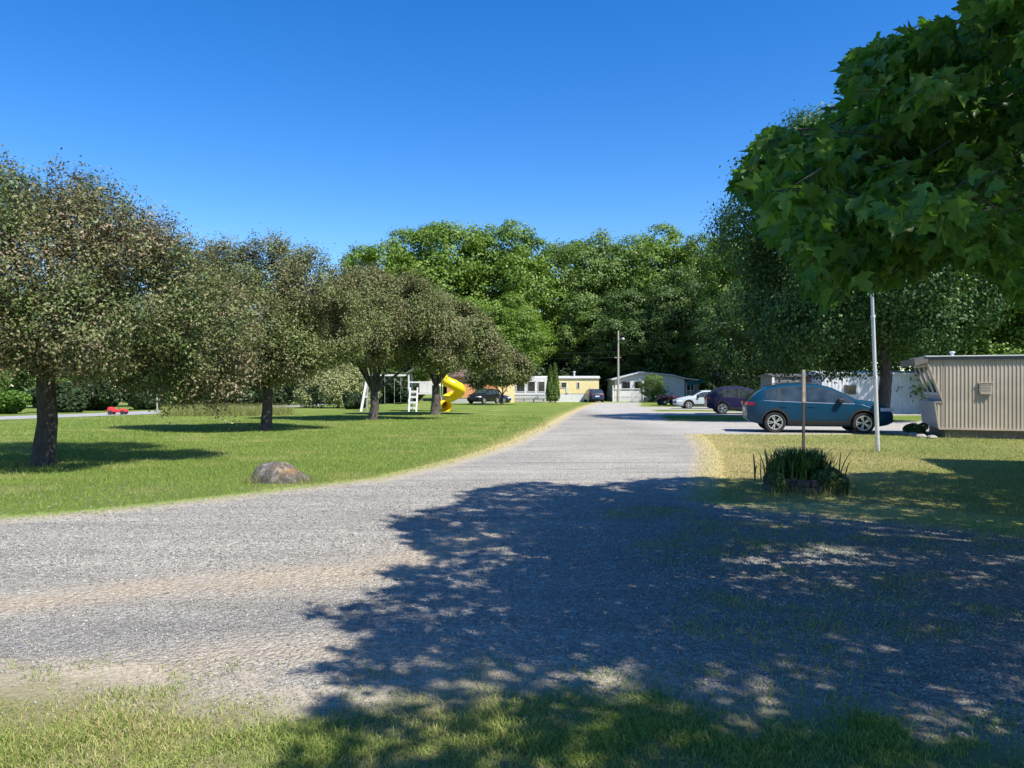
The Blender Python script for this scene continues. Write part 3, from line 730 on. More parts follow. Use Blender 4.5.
LB = [(12, 44.5, 2.6, 1.5, 'hedge', 'bright green clipped bush at the left edge across the street'),
      (62, 48, 4.2, 2.0, 'shrubd', 'dark low bush right of the nearest trunk across the street'),
      (98, 52, 3.6, 2.3, 'shrubd', 'dark bush behind the red toy car'),
      (140, 54, 3.2, 2.2, 'shrubd', 'dark bush in front of the brown bungalow'),
      (196, 60, 5.2, 2.6, 'shrubd', 'dark wide bush behind the tall unmown grass'),
      (240, 66, 5.5, 3.2, 'shrubd', 'dark bush behind the second crabapple trunk'),
      (282, 72, 6.0, 3.4, 'shrubd', 'dark bush left of the leaning white utility post'),
      (328, 80, 7.0, 4.2, 'shrubd', 'dark bush behind the pale feathery tree'),
      (392, 82, 7.0, 3.4, 'shrubd', 'dark bush behind the trunk of the low forked crabapple'),
      (412, 88, 5.0, 3.0, 'f2', 'green bush seen behind the left end of the playset')]
for i, (px, D, w, h, m, lab) in enumerate(LB):
    bush('bush', lab, X(px, D), D, w, h, m, i+2, 'bushes across the street')
LT = [(-20, 56, .85, 'f2', 'tree beyond the street at the left edge'), (60, 60, .8, 'f2', 'olive tree beyond the street, right of the nearest trunk'), (150, 66, .85, 'f3', 'dark tree beside the brown bungalow'),
      (210, 72, .95, 'f3', 'dark tree beyond the street behind the drooping crabapple branch'), (262, 80, 1.0, 'f3', 'dark tree beyond the street behind the second trunk'), (318, 90, 1.15, 'f3', 'dark tree behind the utility post beyond the street'), (372, 94, 1.1, 'f2', 'green tree beyond the street behind the low forked crabapple')]
for i, (px, D, s, m, lab) in enumerate(LT):
    place_tree('street_tree', lab, VD, m, X(px, D), D, s, i*2.1, 1, 'trees across the street')
bush('bush', 'round dark green bush on the lawn beside the white swing beam leg', X(356, 56), 56, 1.9, 1.35, 'shrubd', 4)
# pale feathery small tree
crab_tree('small pale feathery tree behind the low forked crabapple', (X(338, 60), 60.0),
  [(-14.2, 60, 1.9, 1.3), (-15.8, 60, 1.4, 1.0), (-12.6, 60, 1.7, 1.1), (-11.9, 60, 1.1, .8), (-16.4, 60, .8, .8), (-14, 59, 1.2, 1.1)], .09, 17, 1100, .17, 'pale', .7, None)
# twin arborvitae
def arborvitae(label, px, D, w, h, seed):
    rng = np.random.default_rng(seed); n = 9000
    u = rng.random(n)**.8; rad = w/2*np.minimum(1, (1-u)**.75*1.25+.03)*np.where(u < .06, .8, 1)
    a = rng.uniform(0, 6.28, n); q = rng.uniform(.75, 1.05, n)*(1+.12*np.sin(a*5+u*14))
    P = np.column_stack([rad*q*np.cos(a), rad*q*np.sin(a), .12+u*(h-.15)])
    d = np.column_stack([np.cos(a), np.sin(a), np.full(n, .3)])
    t = thing('arborvitae', label, 'conifer', (X(px, D), D, gzf(D)), 0, 'twin conifers by the pale trailer')
    link('foliage', scatter('foliage', P, norm(d+rng.normal(0, .5, P.shape)), norm(rng.normal(0, .3, P.shape)+np.array([[0, 0, 1]])), rng.uniform(.12, .26, n), *LEAF_T), M['arbor'], t)
    MB().tube([(0, 0, -.05), (0, 0, h*.7)], [.09, .02], 7).build('trunk', M['bark2'], t)
arborvitae('left and slightly shorter of the twin narrow conifers', 550.3, 88, .95, 4.35, 41)
arborvitae('right and slightly taller of the twin narrow conifers', 555.2, 88.2, 1.0, 4.6, 42)
place_tree('shrub', 'tall loose shrub in front of the gabled white trailer', VD, 'f2', X(653, 92), 92, .40, 1.0, .95)

# foreground maple: real crown volume overhead right, trunk beside the camera
CROWN_OUT = np.array([(985, -90), (966, 0), (960, 30), (962, 68), (952, 62), (950, 22), (930, 18), (905, 26), (868, 48), (842, 52), (838, 92), (852, 108), (815, 126), (762, 132), (748, 162), (728, 192), (752, 205), (765, 240), (790, 262),
                      (806, 296), (828, 312), (848, 286), (872, 292), (915, 278), (948, 262), (985, 272), (1012, 300), (1040, 345), (1300, 340), (1300, -90)], float)
SHADE = np.array([(470, 490), (530, 482), (590, 486), (645, 480), (700, 477), (760, 480), (800, 484), (850, 474), (905, 471), (960, 474), (1060, 474), (1400, 462), (1400, 900), (180, 1000), (270, 768), (330, 742), (285, 722), (325, 700), (300, 668), (368, 640), (322, 622),
                  (300, 608), (420, 582), (380, 572), (432, 556), (402, 535), (388, 516), (452, 505)], float)
def proj(P):
    y = np.maximum(P[:, 1], .05); return np.stack([512+P[:, 0]*F/y, 384-(P[:, 2]-CAMH)*F/y], 1)
def shadow_ok(P):
    G = np.stack([P[:, 0]+SHX*P[:, 2], P[:, 1]+SHY*P[:, 2], 0*P[:, 2]], 1)
    px = proj(G); near = G[:, 1] < 2.6
    return np.where(near, G[:, 0] > -1.6, inside(px, SHADE))
def crown_ok(P):
    px = proj(P); inf = (px[:, 1] > -75) & (px[:, 1] < 790) & (px[:, 0] > -20) & (px[:, 0] < 1044) & (P[:, 1] > .2)
    ok = ~inf | inside(px, CROWN_OUT)
    house = (P[:, 0] > 9.6) & (P[:, 1] > 8.5) & (P[:, 1] < 16) & (P[:, 2] < 3.4)
    return ok & ~house & (np.linalg.norm(P-np.array([0, 0, 1.6]), axis=1) > 2.6)
def big_maple():
    rng = np.random.default_rng(5)
    c = np.array([7.1, 5.2, 6.1]); rad = np.array([7.4, 7.6, 4.4])
    n = 26000; d = norm(rng.normal(size=(n, 3))); q = rng.uniform(.35**3, 1, n)**(1/3)
    A = c+d*q[:, None]*rad
    # leaf masses sit in clumps along the limbs, leaving gaps between them
    cl = np.sin(A[:, 0]*1.55+.8*np.sin(A[:, 1]*1.3))+np.sin(A[:, 1]*1.7+1.1+.7*np.sin(A[:, 2]*1.5))+np.sin(A[:, 2]*2.0+.4*A[:, 0])
    keep = (cl > -.5) & (A[:, 2] > 2.05) & crown_ok(A) & shadow_ok(A)
    A, dA = A[keep], d[keep]
    sel = rng.permutation(len(A))[:6300]; A = A[sel]
    pa = proj(A); infr = (pa[:, 1] > -60) & (pa[:, 0] < 1040) & (A[:, 1] > .3)
    fa = np.sin(A[:, 0]*3.1+1.2*np.sin(A[:, 1]*2.3))+np.sin(A[:, 1]*3.3+1.1*np.sin(A[:, 2]*2.6))+np.sin(A[:, 2]*3.9+.6*A[:, 0])
    A = A[~infr | (fa > -.2)]
    # drooping sprays along the road side of the crown: a bent shoot carrying several leafy twigs
    E = np.column_stack([rng.uniform(.8, 9, 60000), rng.uniform(3.6, 8.4, 60000), rng.uniform(2.3, 6.4, 60000)])
    pe = proj(E); inf = (pe[:, 1] > -40) & (pe[:, 0] < 1060)
    E = E[inf & crown_ok(E) & shadow_ok(E)][:900]
    ang = np.arctan2(E[:, 1]-5.2, E[:, 0]-8.3)+rng.normal(0, .6, len(E))
    el = rng.uniform(-.75, .35, len(E)); SL = rng.uniform(.45, .95, len(E))
    sd_ = np.column_stack([np.cos(ang)*np.cos(el), np.sin(ang)*np.cos(el), np.sin(el)])
    T = np.linspace(0, 1, 6)[None, :, None]
    SP = E[:, None]+sd_[:, None]*SL[:, None, None]*T-np.array([0, 0, .22])*SL[:, None, None]*T**2
    okE = crown_ok(SP[:, 3])
    SP = SP[okE][:330]
    shoots = (SP[:, :-1].reshape(-1, 3), SP[:, 1:].reshape(-1, 3))
    EA = SP[:, 1:].reshape(-1, 3); EA = EA[crown_ok(EA) & shadow_ok(EA)]
    A = np.vstack([A, EA])
    base = np.array([8.3, 4.9, 0])
    t = thing('maple_tree', 'big maple overhanging the top right corner with large lobed leaves', 'tree', tuple(base))
    mb = MB(); fork = np.array([8.2, 4.95, 2.7])
    far = A[rng.permutation(len(A))[:34]]
    limbs(mb, (0, 0, 0), tuple(fork-base), [tuple(p-base) for p in c+(far-c)*.88], .34, rng, 10)
    mb.build('trunk', M['bark'], t, 60)
    # twigs with leaves
    up = np.array([[0, 0, 1.]])
    out = norm((A-c)*np.array([[1, 1, .35]])+rng.normal(0, 1.2, A.shape)); out[:, 2] = out[:, 2]*.5-.12; out = norm(out)
    L = rng.uniform(.25, .55, len(A)); Q = A+out*L[:, None]
    sv = [0, []]; sl = []
    hub = A-norm(A-c)*rng.uniform(.2, .6, (len(A), 1))*.6
    good = crown_ok(Q) & shadow_ok(Q); Q = np.where(good[:, None], Q, A+out*.1)
    hk = crown_ok(hub) & (rng.random(len(A)) < .5); twig_tubes(sv, sl, hub[hk], A[hk], np.full(hk.sum(), .005)); twig_tubes(sv, sl, A[good], Q[good], np.full(good.sum(), .003))
    ks = crown_ok(shoots[0]) & crown_ok(shoots[1]); twig_tubes(sv, sl, shoots[0][ks], shoots[1][ks], np.full(ks.sum(), .006))
    loops = np.concatenate(sl)
    link('twigs', np_mesh('twigs', np.concatenate(sv[1])-base, loops, np.arange(len(loops)//4)*4), M['bark2'], t)
    nl = 18
    u = rng.uniform(-.1, 1.15, (len(A), nl, 1))
    P = (A[:, None]+(Q-A)[:, None]*u).reshape(-1, 3); o2 = np.repeat(out, nl, 0)
    side = norm(np.cross(o2, up)+rng.normal(0, .2, P.shape))*rng.choice([-1, 1], len(P))[:, None]
    ax = norm(side*rng.uniform(.2, 1, (len(P), 1))+o2*.6+rng.normal(0, .3, P.shape)-up*rng.uniform(.3, 1.3, (len(P), 1)))
    P = P+ax*.06+rng.normal(0, .03, P.shape)
    nrm = norm(up*.7+rng.normal(0, .75, P.shape)+o2*.35)
    k = crown_ok(P+ax*.08) & (shadow_ok(P) | (rng.random(len(P)) < .4)); P, ax, nrm = P[k], ax[k], nrm[k]
    link('crown', scatter('crown', P-base, nrm, ax, rng.uniform(.055, .125, len(P)), *MAPLE_T), M['maple'], t)
big_maple()

# ------------------------------------------------------------------ mobile homes
def frame_axes(deg): a = R(deg); return (math.cos(a), -math.sin(a)), (math.sin(a), math.cos(a))
def ribbed_wall(u0, u1, zlo, zhi, v=0.0, pitch=.1, d=.014, skip=None):
    """trapezoid-ribbed sheet on the plane y=v, facing -y; zlo/zhi functions of u"""
    mb = MB(); us = [u0]; vs = [v]; k = 0
    u = u0
    while u < u1-1e-6:
        for du, dv in ((.55, 0), (.1, d), (.25, d), (.1, 0)):
            u = min(u+du*pitch, u1); us.append(u); vs.append(v-dv)
    n = len(us)
    V = [(us[i], vs[i], zlo(us[i])) for i in range(n)]+[(us[i], vs[i], zhi(us[i])) for i in range(n)]
    mb.add(V, [(i, i+1, n+i+1, n+i) for i in range(n-1)])
    return mb
def tan_trailer():
    deg = 20.0
    t = thing('mobile_home', 'tan ribbed trailer with a slanted window end at the right edge', 'mobile home', (12.66, 22.0, 0), -R(deg))
    Lh, Wd = 12.0, 2.7; top = 2.3; bot = .27
    slant = lambda u: 1.08+(.14-u)/(.44)*(2.3-1.08)
    nose = lambda u: .27+(.03-u)/.11*.81
    w = ribbed_wall(.14, Lh, lambda u: bot, lambda u: top)
    a = ribbed_wall(-.28, .14, lambda u: min(top, slant(u)), lambda u: top); w.add(a.v, a.f)
    a = ribbed_wall(-.07, .14, lambda u: bot if u > .03 else nose(u), lambda u: 1.08); w.add(a.v, a.f)
    w.build('siding', M['tan'], t, fix=False)
    core = MB()   # body shell: the end's stepped profile run through the depth
    prof = [(.035, .27), (Lh, .27), (Lh, 2.3), (-.285, 2.3), (.145, 1.075), (-.075, 1.075)]
    core.prism(prof, (.012, Wd), lambda u, z, v: (u, v, z)); core.build('body', M['nose'], t)
    # horizontal lap boards on the nose
    lap = MB()
    for i in range(7):
        z0 = .28+i*.113; z1 = z0+.108; f = lambda z: .03-(z-.27)/.81*.11
        lap.add([(f(z0)-.018, .03, z0), (f(z0)-.018, Wd-.03, z0), (f(z1)-.005, Wd-.03, z1), (f(z1)-.005, .03, z1), (f(z0), .03, z0), (f(z0), Wd-.03, z0)], [(0, 1, 2, 3), (0, 4, 5, 1)])
    lap.build('nose_panel', M['nose'], t)
    # end windows on the sloping upper face
    def on(v, s, off): u = .145-.43*s; z = 1.075+1.225*s; return (u-off*.943, v, z-off*.33)
    for (va, vb) in ((.2, .85), (.95, 1.7), (1.8, 2.5)):
        fr = MB()
        for (a0, a1, s0, s1) in ((va, vb, .17, .22), (va, vb, .86, .91), (va, va+.05, .22, .86), (vb-.05, vb, .22, .86)):
            fr.add([on(a0, s0, .03), on(a1, s0, .03), on(a1, s1, .03), on(a0, s1, .03), on(a0, s0, 0), on(a1, s0, 0), on(a1, s1, 0), on(a0, s1, 0)],
                   [(0, 1, 2, 3), (0, 4, 5, 1), (1, 5, 6, 2), (2, 6, 7, 3), (3, 7, 4, 0)])
        f = fr.build('window', M['white'], t)
        MB().add([on(va+.05, .22, .008), on(vb-.05, .22, .008), on(vb-.05, .86, .008), on(va+.05, .86, .008)], [(0, 1, 2, 3)]).build('pane', M['glass'], f)
    # corner trim down the slanted edge
    tr = MB(); tr.bar((-.30, -.012, 2.3), (.135, -.012, 1.07), .035, .03); tr.bar((.14, -.012, 1.065), (-.08, -.012, 1.065), .03, .03)
    tr.bar((-.085, -.012, 1.06), (.025, -.012, .27), .03, .03); tr.bar((.03, -.014, .275), (Lh, -.014, .275), .03, .05)
    tr.build('trim', M['tan'], t)
    # roof: slab with overhanging eyebrow and metal edge
    MB().prism([(-.60, 2.30), (Lh+.1, 2.305), (Lh+.1, 2.38), (-.30, 2.40), (-.52, 2.38), (-.62, 2.33)], (-.06, Wd+.06), lambda u, z, v: (u, v, z)).build('roof', M['roofdark'], t)
    MB().box(-.34, Lh+.12, -.09, Wd+.09, 2.402, 2.44).build('roof_edge', M['roofgrey'], t, bevel=.01)
    eb = MB().add([(-.61, -.065, 2.16), (-.61, Wd+.065, 2.16), (-.63, Wd+.065, 2.36), (-.63, -.065, 2.36), (-.58, -.065, 2.16), (-.58, Wd+.065, 2.16)], [(0, 1, 2, 3), (0, 4, 5, 1)])
    eb.prism([(-.63, 2.36), (-.61, 2.14), (-.27, 2.25), (-.27, 2.39), (-.45, 2.395)], (-.068, -.03), lambda u, z, v: (u, v, z)); eb.build('eyebrow', M['tan_dark'], t)
    sk = ribbed_wall(.2, Lh, lambda u: -.05, lambda u: .262, .09, .14, .02); sk.box(.2, Lh-.1, .1, Wd-.1, -.05, .26); sk.build('skirting', M['tan_dark'], t, fix=False)
    vt = MB(); vt.box(1.06, 1.38, -.06, -.015, 1.32, 1.62); vt.box(1.03, 1.41, -.075, -.015, 1.62, 1.65); vt.box(1.08, 1.36, -.085, -.06, 1.30, 1.36)
    for i in range(5): vt.box(1.09, 1.35, -.068, -.06, 1.38+i*.045, 1.40+i*.045)
    vt.build('vent_hood', M['tan'], t, bevel=.008)
    MB().lathe([(0, 2.62), (.08, 2.60), (.08, 2.56), (.045, 2.55), (.045, 2.40)], 12, 'z', (.6, 1.2, 0)).build('roof_vent', M['whitemetal'], t, 40)
    return t
tan_trailer()
# flat stones and a low plant at the trailer's corner
for i, (px, py, s) in enumerate([(904, 434.5, .22), (913, 436, .3), (921, 437.5, .26), (932, 438.5, .24)]):
    x, y = gp(px, py); rg = np.random.default_rng(60+i)
    bm = bmesh.new(); bmesh.ops.create_icosphere(bm, subdivisions=2, radius=1)
    for v in bm.verts: v.co = Vector((v.co.x*s*.62, v.co.y*s*.5, v.co.z*s*.3))*(1+rg.normal(0, .06))
    me = bpy.data.meshes.new('edging_stone'); bm.to_mesh(me); bm.free()
    o = link('edging_stone', me, M['palestone']); o.location = (x, y, .03)
    props(o, ['leftmost pale flat stone lying near the blue car', 'second flat stone in line from the blue car', 'third flat stone in line, before the tan trailer', 'flat stone closest to the tan trailer corner'][i], 'stone', 'flat stones by the trailer corner')
bush('shrub', 'low dark plant at the corner of the tan trailer', X(914, 23.5), 23.5, .75, .38, 'f3', 1)
def skewed_box_home(name, label, loc, deg, Lh, Wd, Hh, wall_m, roof_m, ribs=.2, group=None, flat=True, peak=.5, skirt=None, skirt_h=.45):
    t = thing(name, label, 'mobile home', loc, -R(deg), group)
    w = ribbed_wall(0, Lh, lambda u: skirt_h, lambda u: Hh, 0, ribs, .018); w.box(.003, Lh-.003, .004, Wd, skirt_h, Hh-.005); w.build('wall', M[wall_m], t, fix=False)
    s = ribbed_wall(.04, Lh-.04, lambda u: -.3, lambda u: skirt_h-.004, .05, .15, .015); s.box(.05, Lh-.05, .06, Wd-.05, -.3, skirt_h-.006); s.build('skirting', M[skirt or wall_m], t, fix=False)
    if flat:
        MB().prism([(-.12, Hh), (Wd+.12, Hh), (Wd+.12, Hh+.08), (Wd/2, Hh+.22), (-.12, Hh+.08)], (-.15, Lh+.15), lambda v, z, u: (u, v, z)).build('roof', M[roof_m], t)
    else:
        MB().prism([(-.25, Hh-.02), (Lh+.25, Hh-.02), (Lh+.25, Hh+.06), (Lh/2, Hh+peak), (-.25, Hh+.06)], (-.3, Wd+.3), lambda u, z, v: (u, v, z)).build('roof', M[roof_m], t)
    return t
def window(t, u0, u1, z0, z1, fm='white', v=0, name='window'):
    f = MB(); b = .06
    for (a, c, d, e) in ((u0, u1, z0, z0+b), (u0, u1, z1-b, z1), (u0, u0+b, z0+b, z1-b), (u1-b, u1, z0+b, z1-b)): f.box(a, c, v-.06, v-.002, d, e)
    f = f.build(name, M[fm], t)
    MB().add([(u0+b, v-.026, z0+b), (u1-b, v-.026, z0+b), (u1-b, v-.026, z1-b), (u0+b, v-.026, z1-b)], [(0, 1, 2, 3)]).build('pane', M['glass'], f)
    return f
# neighbour beyond the right edge whose eave throws the straight shadow on the lawn
t = skewed_box_home('mobile_home', 'trailer out of view at right that shades the lawn', (9.30, 9.73, 0), 14, 11, 4.6, 2.85, 'white', 'roofgrey')
# ribbed white trailer behind the maple
D = 46
t = skewed_box_home('mobile_home', 'white trailer with vertical ribs behind the blue car and maple', (X(822, D), D, gzf(D)), 4, 8.6, 3.2, 2.42, 'whitemetal', 'whitemetal', .22, None, skirt='white', skirt_h=.42)
window(t, 1.35, 2.05, 1.15, 1.75, 'grey_siding')
MB().box(0, 8.6, -.03, -.003, .36, .43).build('trim', M['white'], t)
t = skewed_box_home('shed', 'dark grey shed with a pale corner post left of the ribbed white trailer', (X(774, 48), 48, gzf(48)), 0, 3.1, 2.6, 2.3, 'grey_siding', 'roofdark', .25)
t['category'] = 'shed'
MB().box(-.16, -.02, -.12, -.02, -.1, 2.25).build('corner_post', M['white'], t)
# yellow and white trailer
D = 93
t = thing('mobile_home', 'pale yellow trailer with a white front room behind the conifers', 'mobile home', (X(553, D), D, gzf(D)), -R(3))
Lh = 5.75
w = ribbed_wall(0, Lh, lambda u: 1.05, lambda u: 2.95, 0, .3, .008); w.box(0, Lh, .004, 3.6, 1.05, 2.94); w.build('wall', M['yellow_siding'], t, fix=False)
MB().box(.02, Lh-.02, .03, 3.5, -.3, 1.05).build('skirting', M['white'], t)
MB().prism([(-.15, 2.95), (3.7, 2.95), (3.7, 3.05), (1.8, 3.28), (-.15, 3.05)], (-5.6, Lh+.15), lambda v, z, u: (u, v, z)).build('roof', M['roofgrey'], t)
window(t, 1.0, 1.75, 1.75, 2.5, 'white'); window(t, 3.0, 3.35, 1.7, 2.5, 'white')
MB().bar((1.75, -.05, 1.1), (1.75, -.05, 1.9), .25, .05).build('meter_box', M['whitemetal'], t)
fr = MB().box(-5.4, -.004, -.6, 3.6, .9, 2.93); fr.build('front_room', M['white'], t)
for (a, c) in ((-4.6, -3.5), (-3.2, -2.2), (-1.9, -1.0)): window(t, a, c, 1.3, 2.6, 'white', -.6)
MB().box(-5.35, -.05, -.55, 3.5, -.3, .9).build('front_room_skirting', M['nose'], t)
MB().lathe([(.1, 3.15), (.1, 3.7), (.16, 3.7), (.16, 3.85), (0, 3.9)], 10, 'z', (2.7, 1.2, 0)).build('roof_vent', M['whitemetal'], t, 40)
# front porch rail
t = thing('porch_rail', 'low grey porch deck with white rails before the pale trailer', 'porch', (X(513, 90.5), 90.5, gzf(90.5)), -R(3))
MB().box(0, 3.9, 0, 1.4, .35, .45).build('deck', M['grey_siding'], t)
rl = MB(); rl.box(0, 3.9, 0, .06, .62, .68); rl.box(0, 3.9, 0, .06, 1.0, 1.08)
for i in range(14): rl.box(.02+i*.295, .08+i*.295, .005, .055, .45, 1.0)
rl.build('railing', M['whitemetal'], t)
for i in range(4): MB().box(.05+i*1.2, .2+i*1.2, .1, .2, -.1, .35).build('deck_footing', M['wood'], t)
# orange house
D = 86
t = thing('house', 'orange sided house with brown roof behind the yellow slide', 'house', (X(447, D), D, gzf(D)), 0)
MB().box(0, 5.9, 0, 5, .55, 3.0).build('wall', M['orange_siding'], t); MB().box(.04, 5.86, .04, 4.9, -.3, .55).build('foundation', M['nose'], t)
MB().prism([(-.4, 2.95), (5.4, 2.95), (5.4, 3.1), (2.5, 4.1), (-.4, 3.1)], (-.4, 6.3), lambda v, z, u: (u, v, z)).build('roof', M['brown_roof'], t)
window(t, 3.4, 4.3, 1.35, 2.6, 'white'); window(t, .8, 1.7, 1.35, 2.6, 'white')
t = thing('shed', 'pale yellow shed between the orange house and black car', 'shed', (X(496, 88), 88, gzf(88)), 0)
MB().box(0, 2.2, 0, 3, -.2, 2.35).build('wall', M['yellow_siding'], t); MB().box(-.1, 2.3, -.12, 3.1, 2.352, 2.5).build('roof', M['roofgrey'], t)
# gabled white trailer with deck
D = 98
t = thing('mobile_home', 'white trailer with a shallow gable roof beside the drive end', 'mobile home', (X(615, D), D, gzf(D)), 0)
MB().prism([(0, .6), (9.2, .6), (9.2, 2.95), (7.5, 3.4), (3.3, 3.78), (0, 2.9)], (0, 9), lambda u, z, v: (u, v, z)).build('wall', M['white'], t)
MB().box(.03, 9.17, .05, 8.9, -.3, .6).build('skirting', M['nose'], t)
MB().prism([(-.45, 2.80), (3.3, 3.80), (7.5, 3.42), (9.3, 2.96), (11.6, 2.72), (11.6, 2.84), (9.3, 3.09), (7.5, 3.56), (3.3, 3.95), (-.45, 2.94)], (-.5, 9.3), lambda u, z, v: (u, v, z)).build('roof', M['whitemetal'], t)
window(t, .9, 2.0, 1.5, 2.6, 'grey_siding'); window(t, 2.6, 3.4, 1.2, 2.6, 'grey_siding'); window(t, 5.2, 6.2, 1.6, 2.5, 'white')
MB().box(9.22, 11.3, .6, 8.5, -.2, 2.7).build('annex', M['grey_siding'], t); window(t, 9.6, 10.6, 1.4, 2.3, 'white', .6)
t = thing('deck', 'weathered white deck with diagonal stair rail before the gabled trailer', 'deck', (X(613, 95), 95, gzf(95)), 0)
dk = MB().box(0, 4.4, 0, 2.2, .55, .67); dk.build('platform', M['nose'], t)
pn = MB()
for i in range(22): pn.box(.02+i*.17, .15+i*.17, .01, .04, -.05, 1.6)
pn.build('panel', M['white'], t)
rr = MB(); rr.bar((3.4, -.1, 2.9), (5.9, -.5, .1), .12); rr.bar((3.9, .1, 2.2), (6.2, -.1, 0), .1); rr.bar((2.2, -.05, .1), (3.6, -.05, 1.7), .09); rr.bar((3.85, -.05, -.1), (3.85, -.05, 2.7), .14)
rr.bar((0, -.05, -.1), (0, -.05, 2.1), .12); rr.bar((0, -.05, 1.65), (3.85, -.05, 1.65), .1); rr.build('railing', M['white'], t)
for k, sx in enumerate((4.2, 4.55, 4.9)): MB().box(sx, sx+.34, .3, 1.7, -.05, .45-.15*k).build('stair_step', M['nose'], t)
t = thing('awning', 'green canvas awning right of the gabled trailer', 'awning', (X(690, 92), 92, gzf(92)), 0)
MB().add([(0, 0, 2.1), (3.1, 0, 2.75), (3.1, 2.4, 3.05), (0, 2.4, 2.45), (0, 0, 2.05), (3.1, 0, 2.7), (3.1, 2.4, 3.0), (0, 2.4, 2.4)], [(0, 1, 2, 3), (7, 6, 5, 4), (0, 4, 5, 1), (1, 5, 6, 2), (2, 6, 7, 3), (3, 7, 4, 0)]).build('canopy', M['green_tarp'], t)
for (a, b, h) in ((.1, .1, 2.06), (3.0, .1, 2.7), (.1, 2.3, 2.4), (3.0, 2.3, 3.0)): MB().tube([(a, b, -.1), (a, b, h)], .04, 6).build('awning_post', M['whitemetal'], t)
# bungalow across the street
D = 66
t = thing('bungalow', 'brown bungalow half hidden by trees across the street', 'house', (X(138, D), D, gzf(D)), R(-12))
MB().box(0, 7, 0, 6, -.2, 2.6).build('wall', M['brown_siding'], t)
MB().prism([(-.4, 2.55), (6.4, 2.55), (6.4, 2.65), (3, 3.9), (-.4, 2.65)], (-.4, 7.4), lambda v, z, u: (u, v, z)).build('roof', M['roofgrey'], t)
window(t, 1, 2.2, 1, 2.1); window(t, 4, 5.4, 1, 2.1)
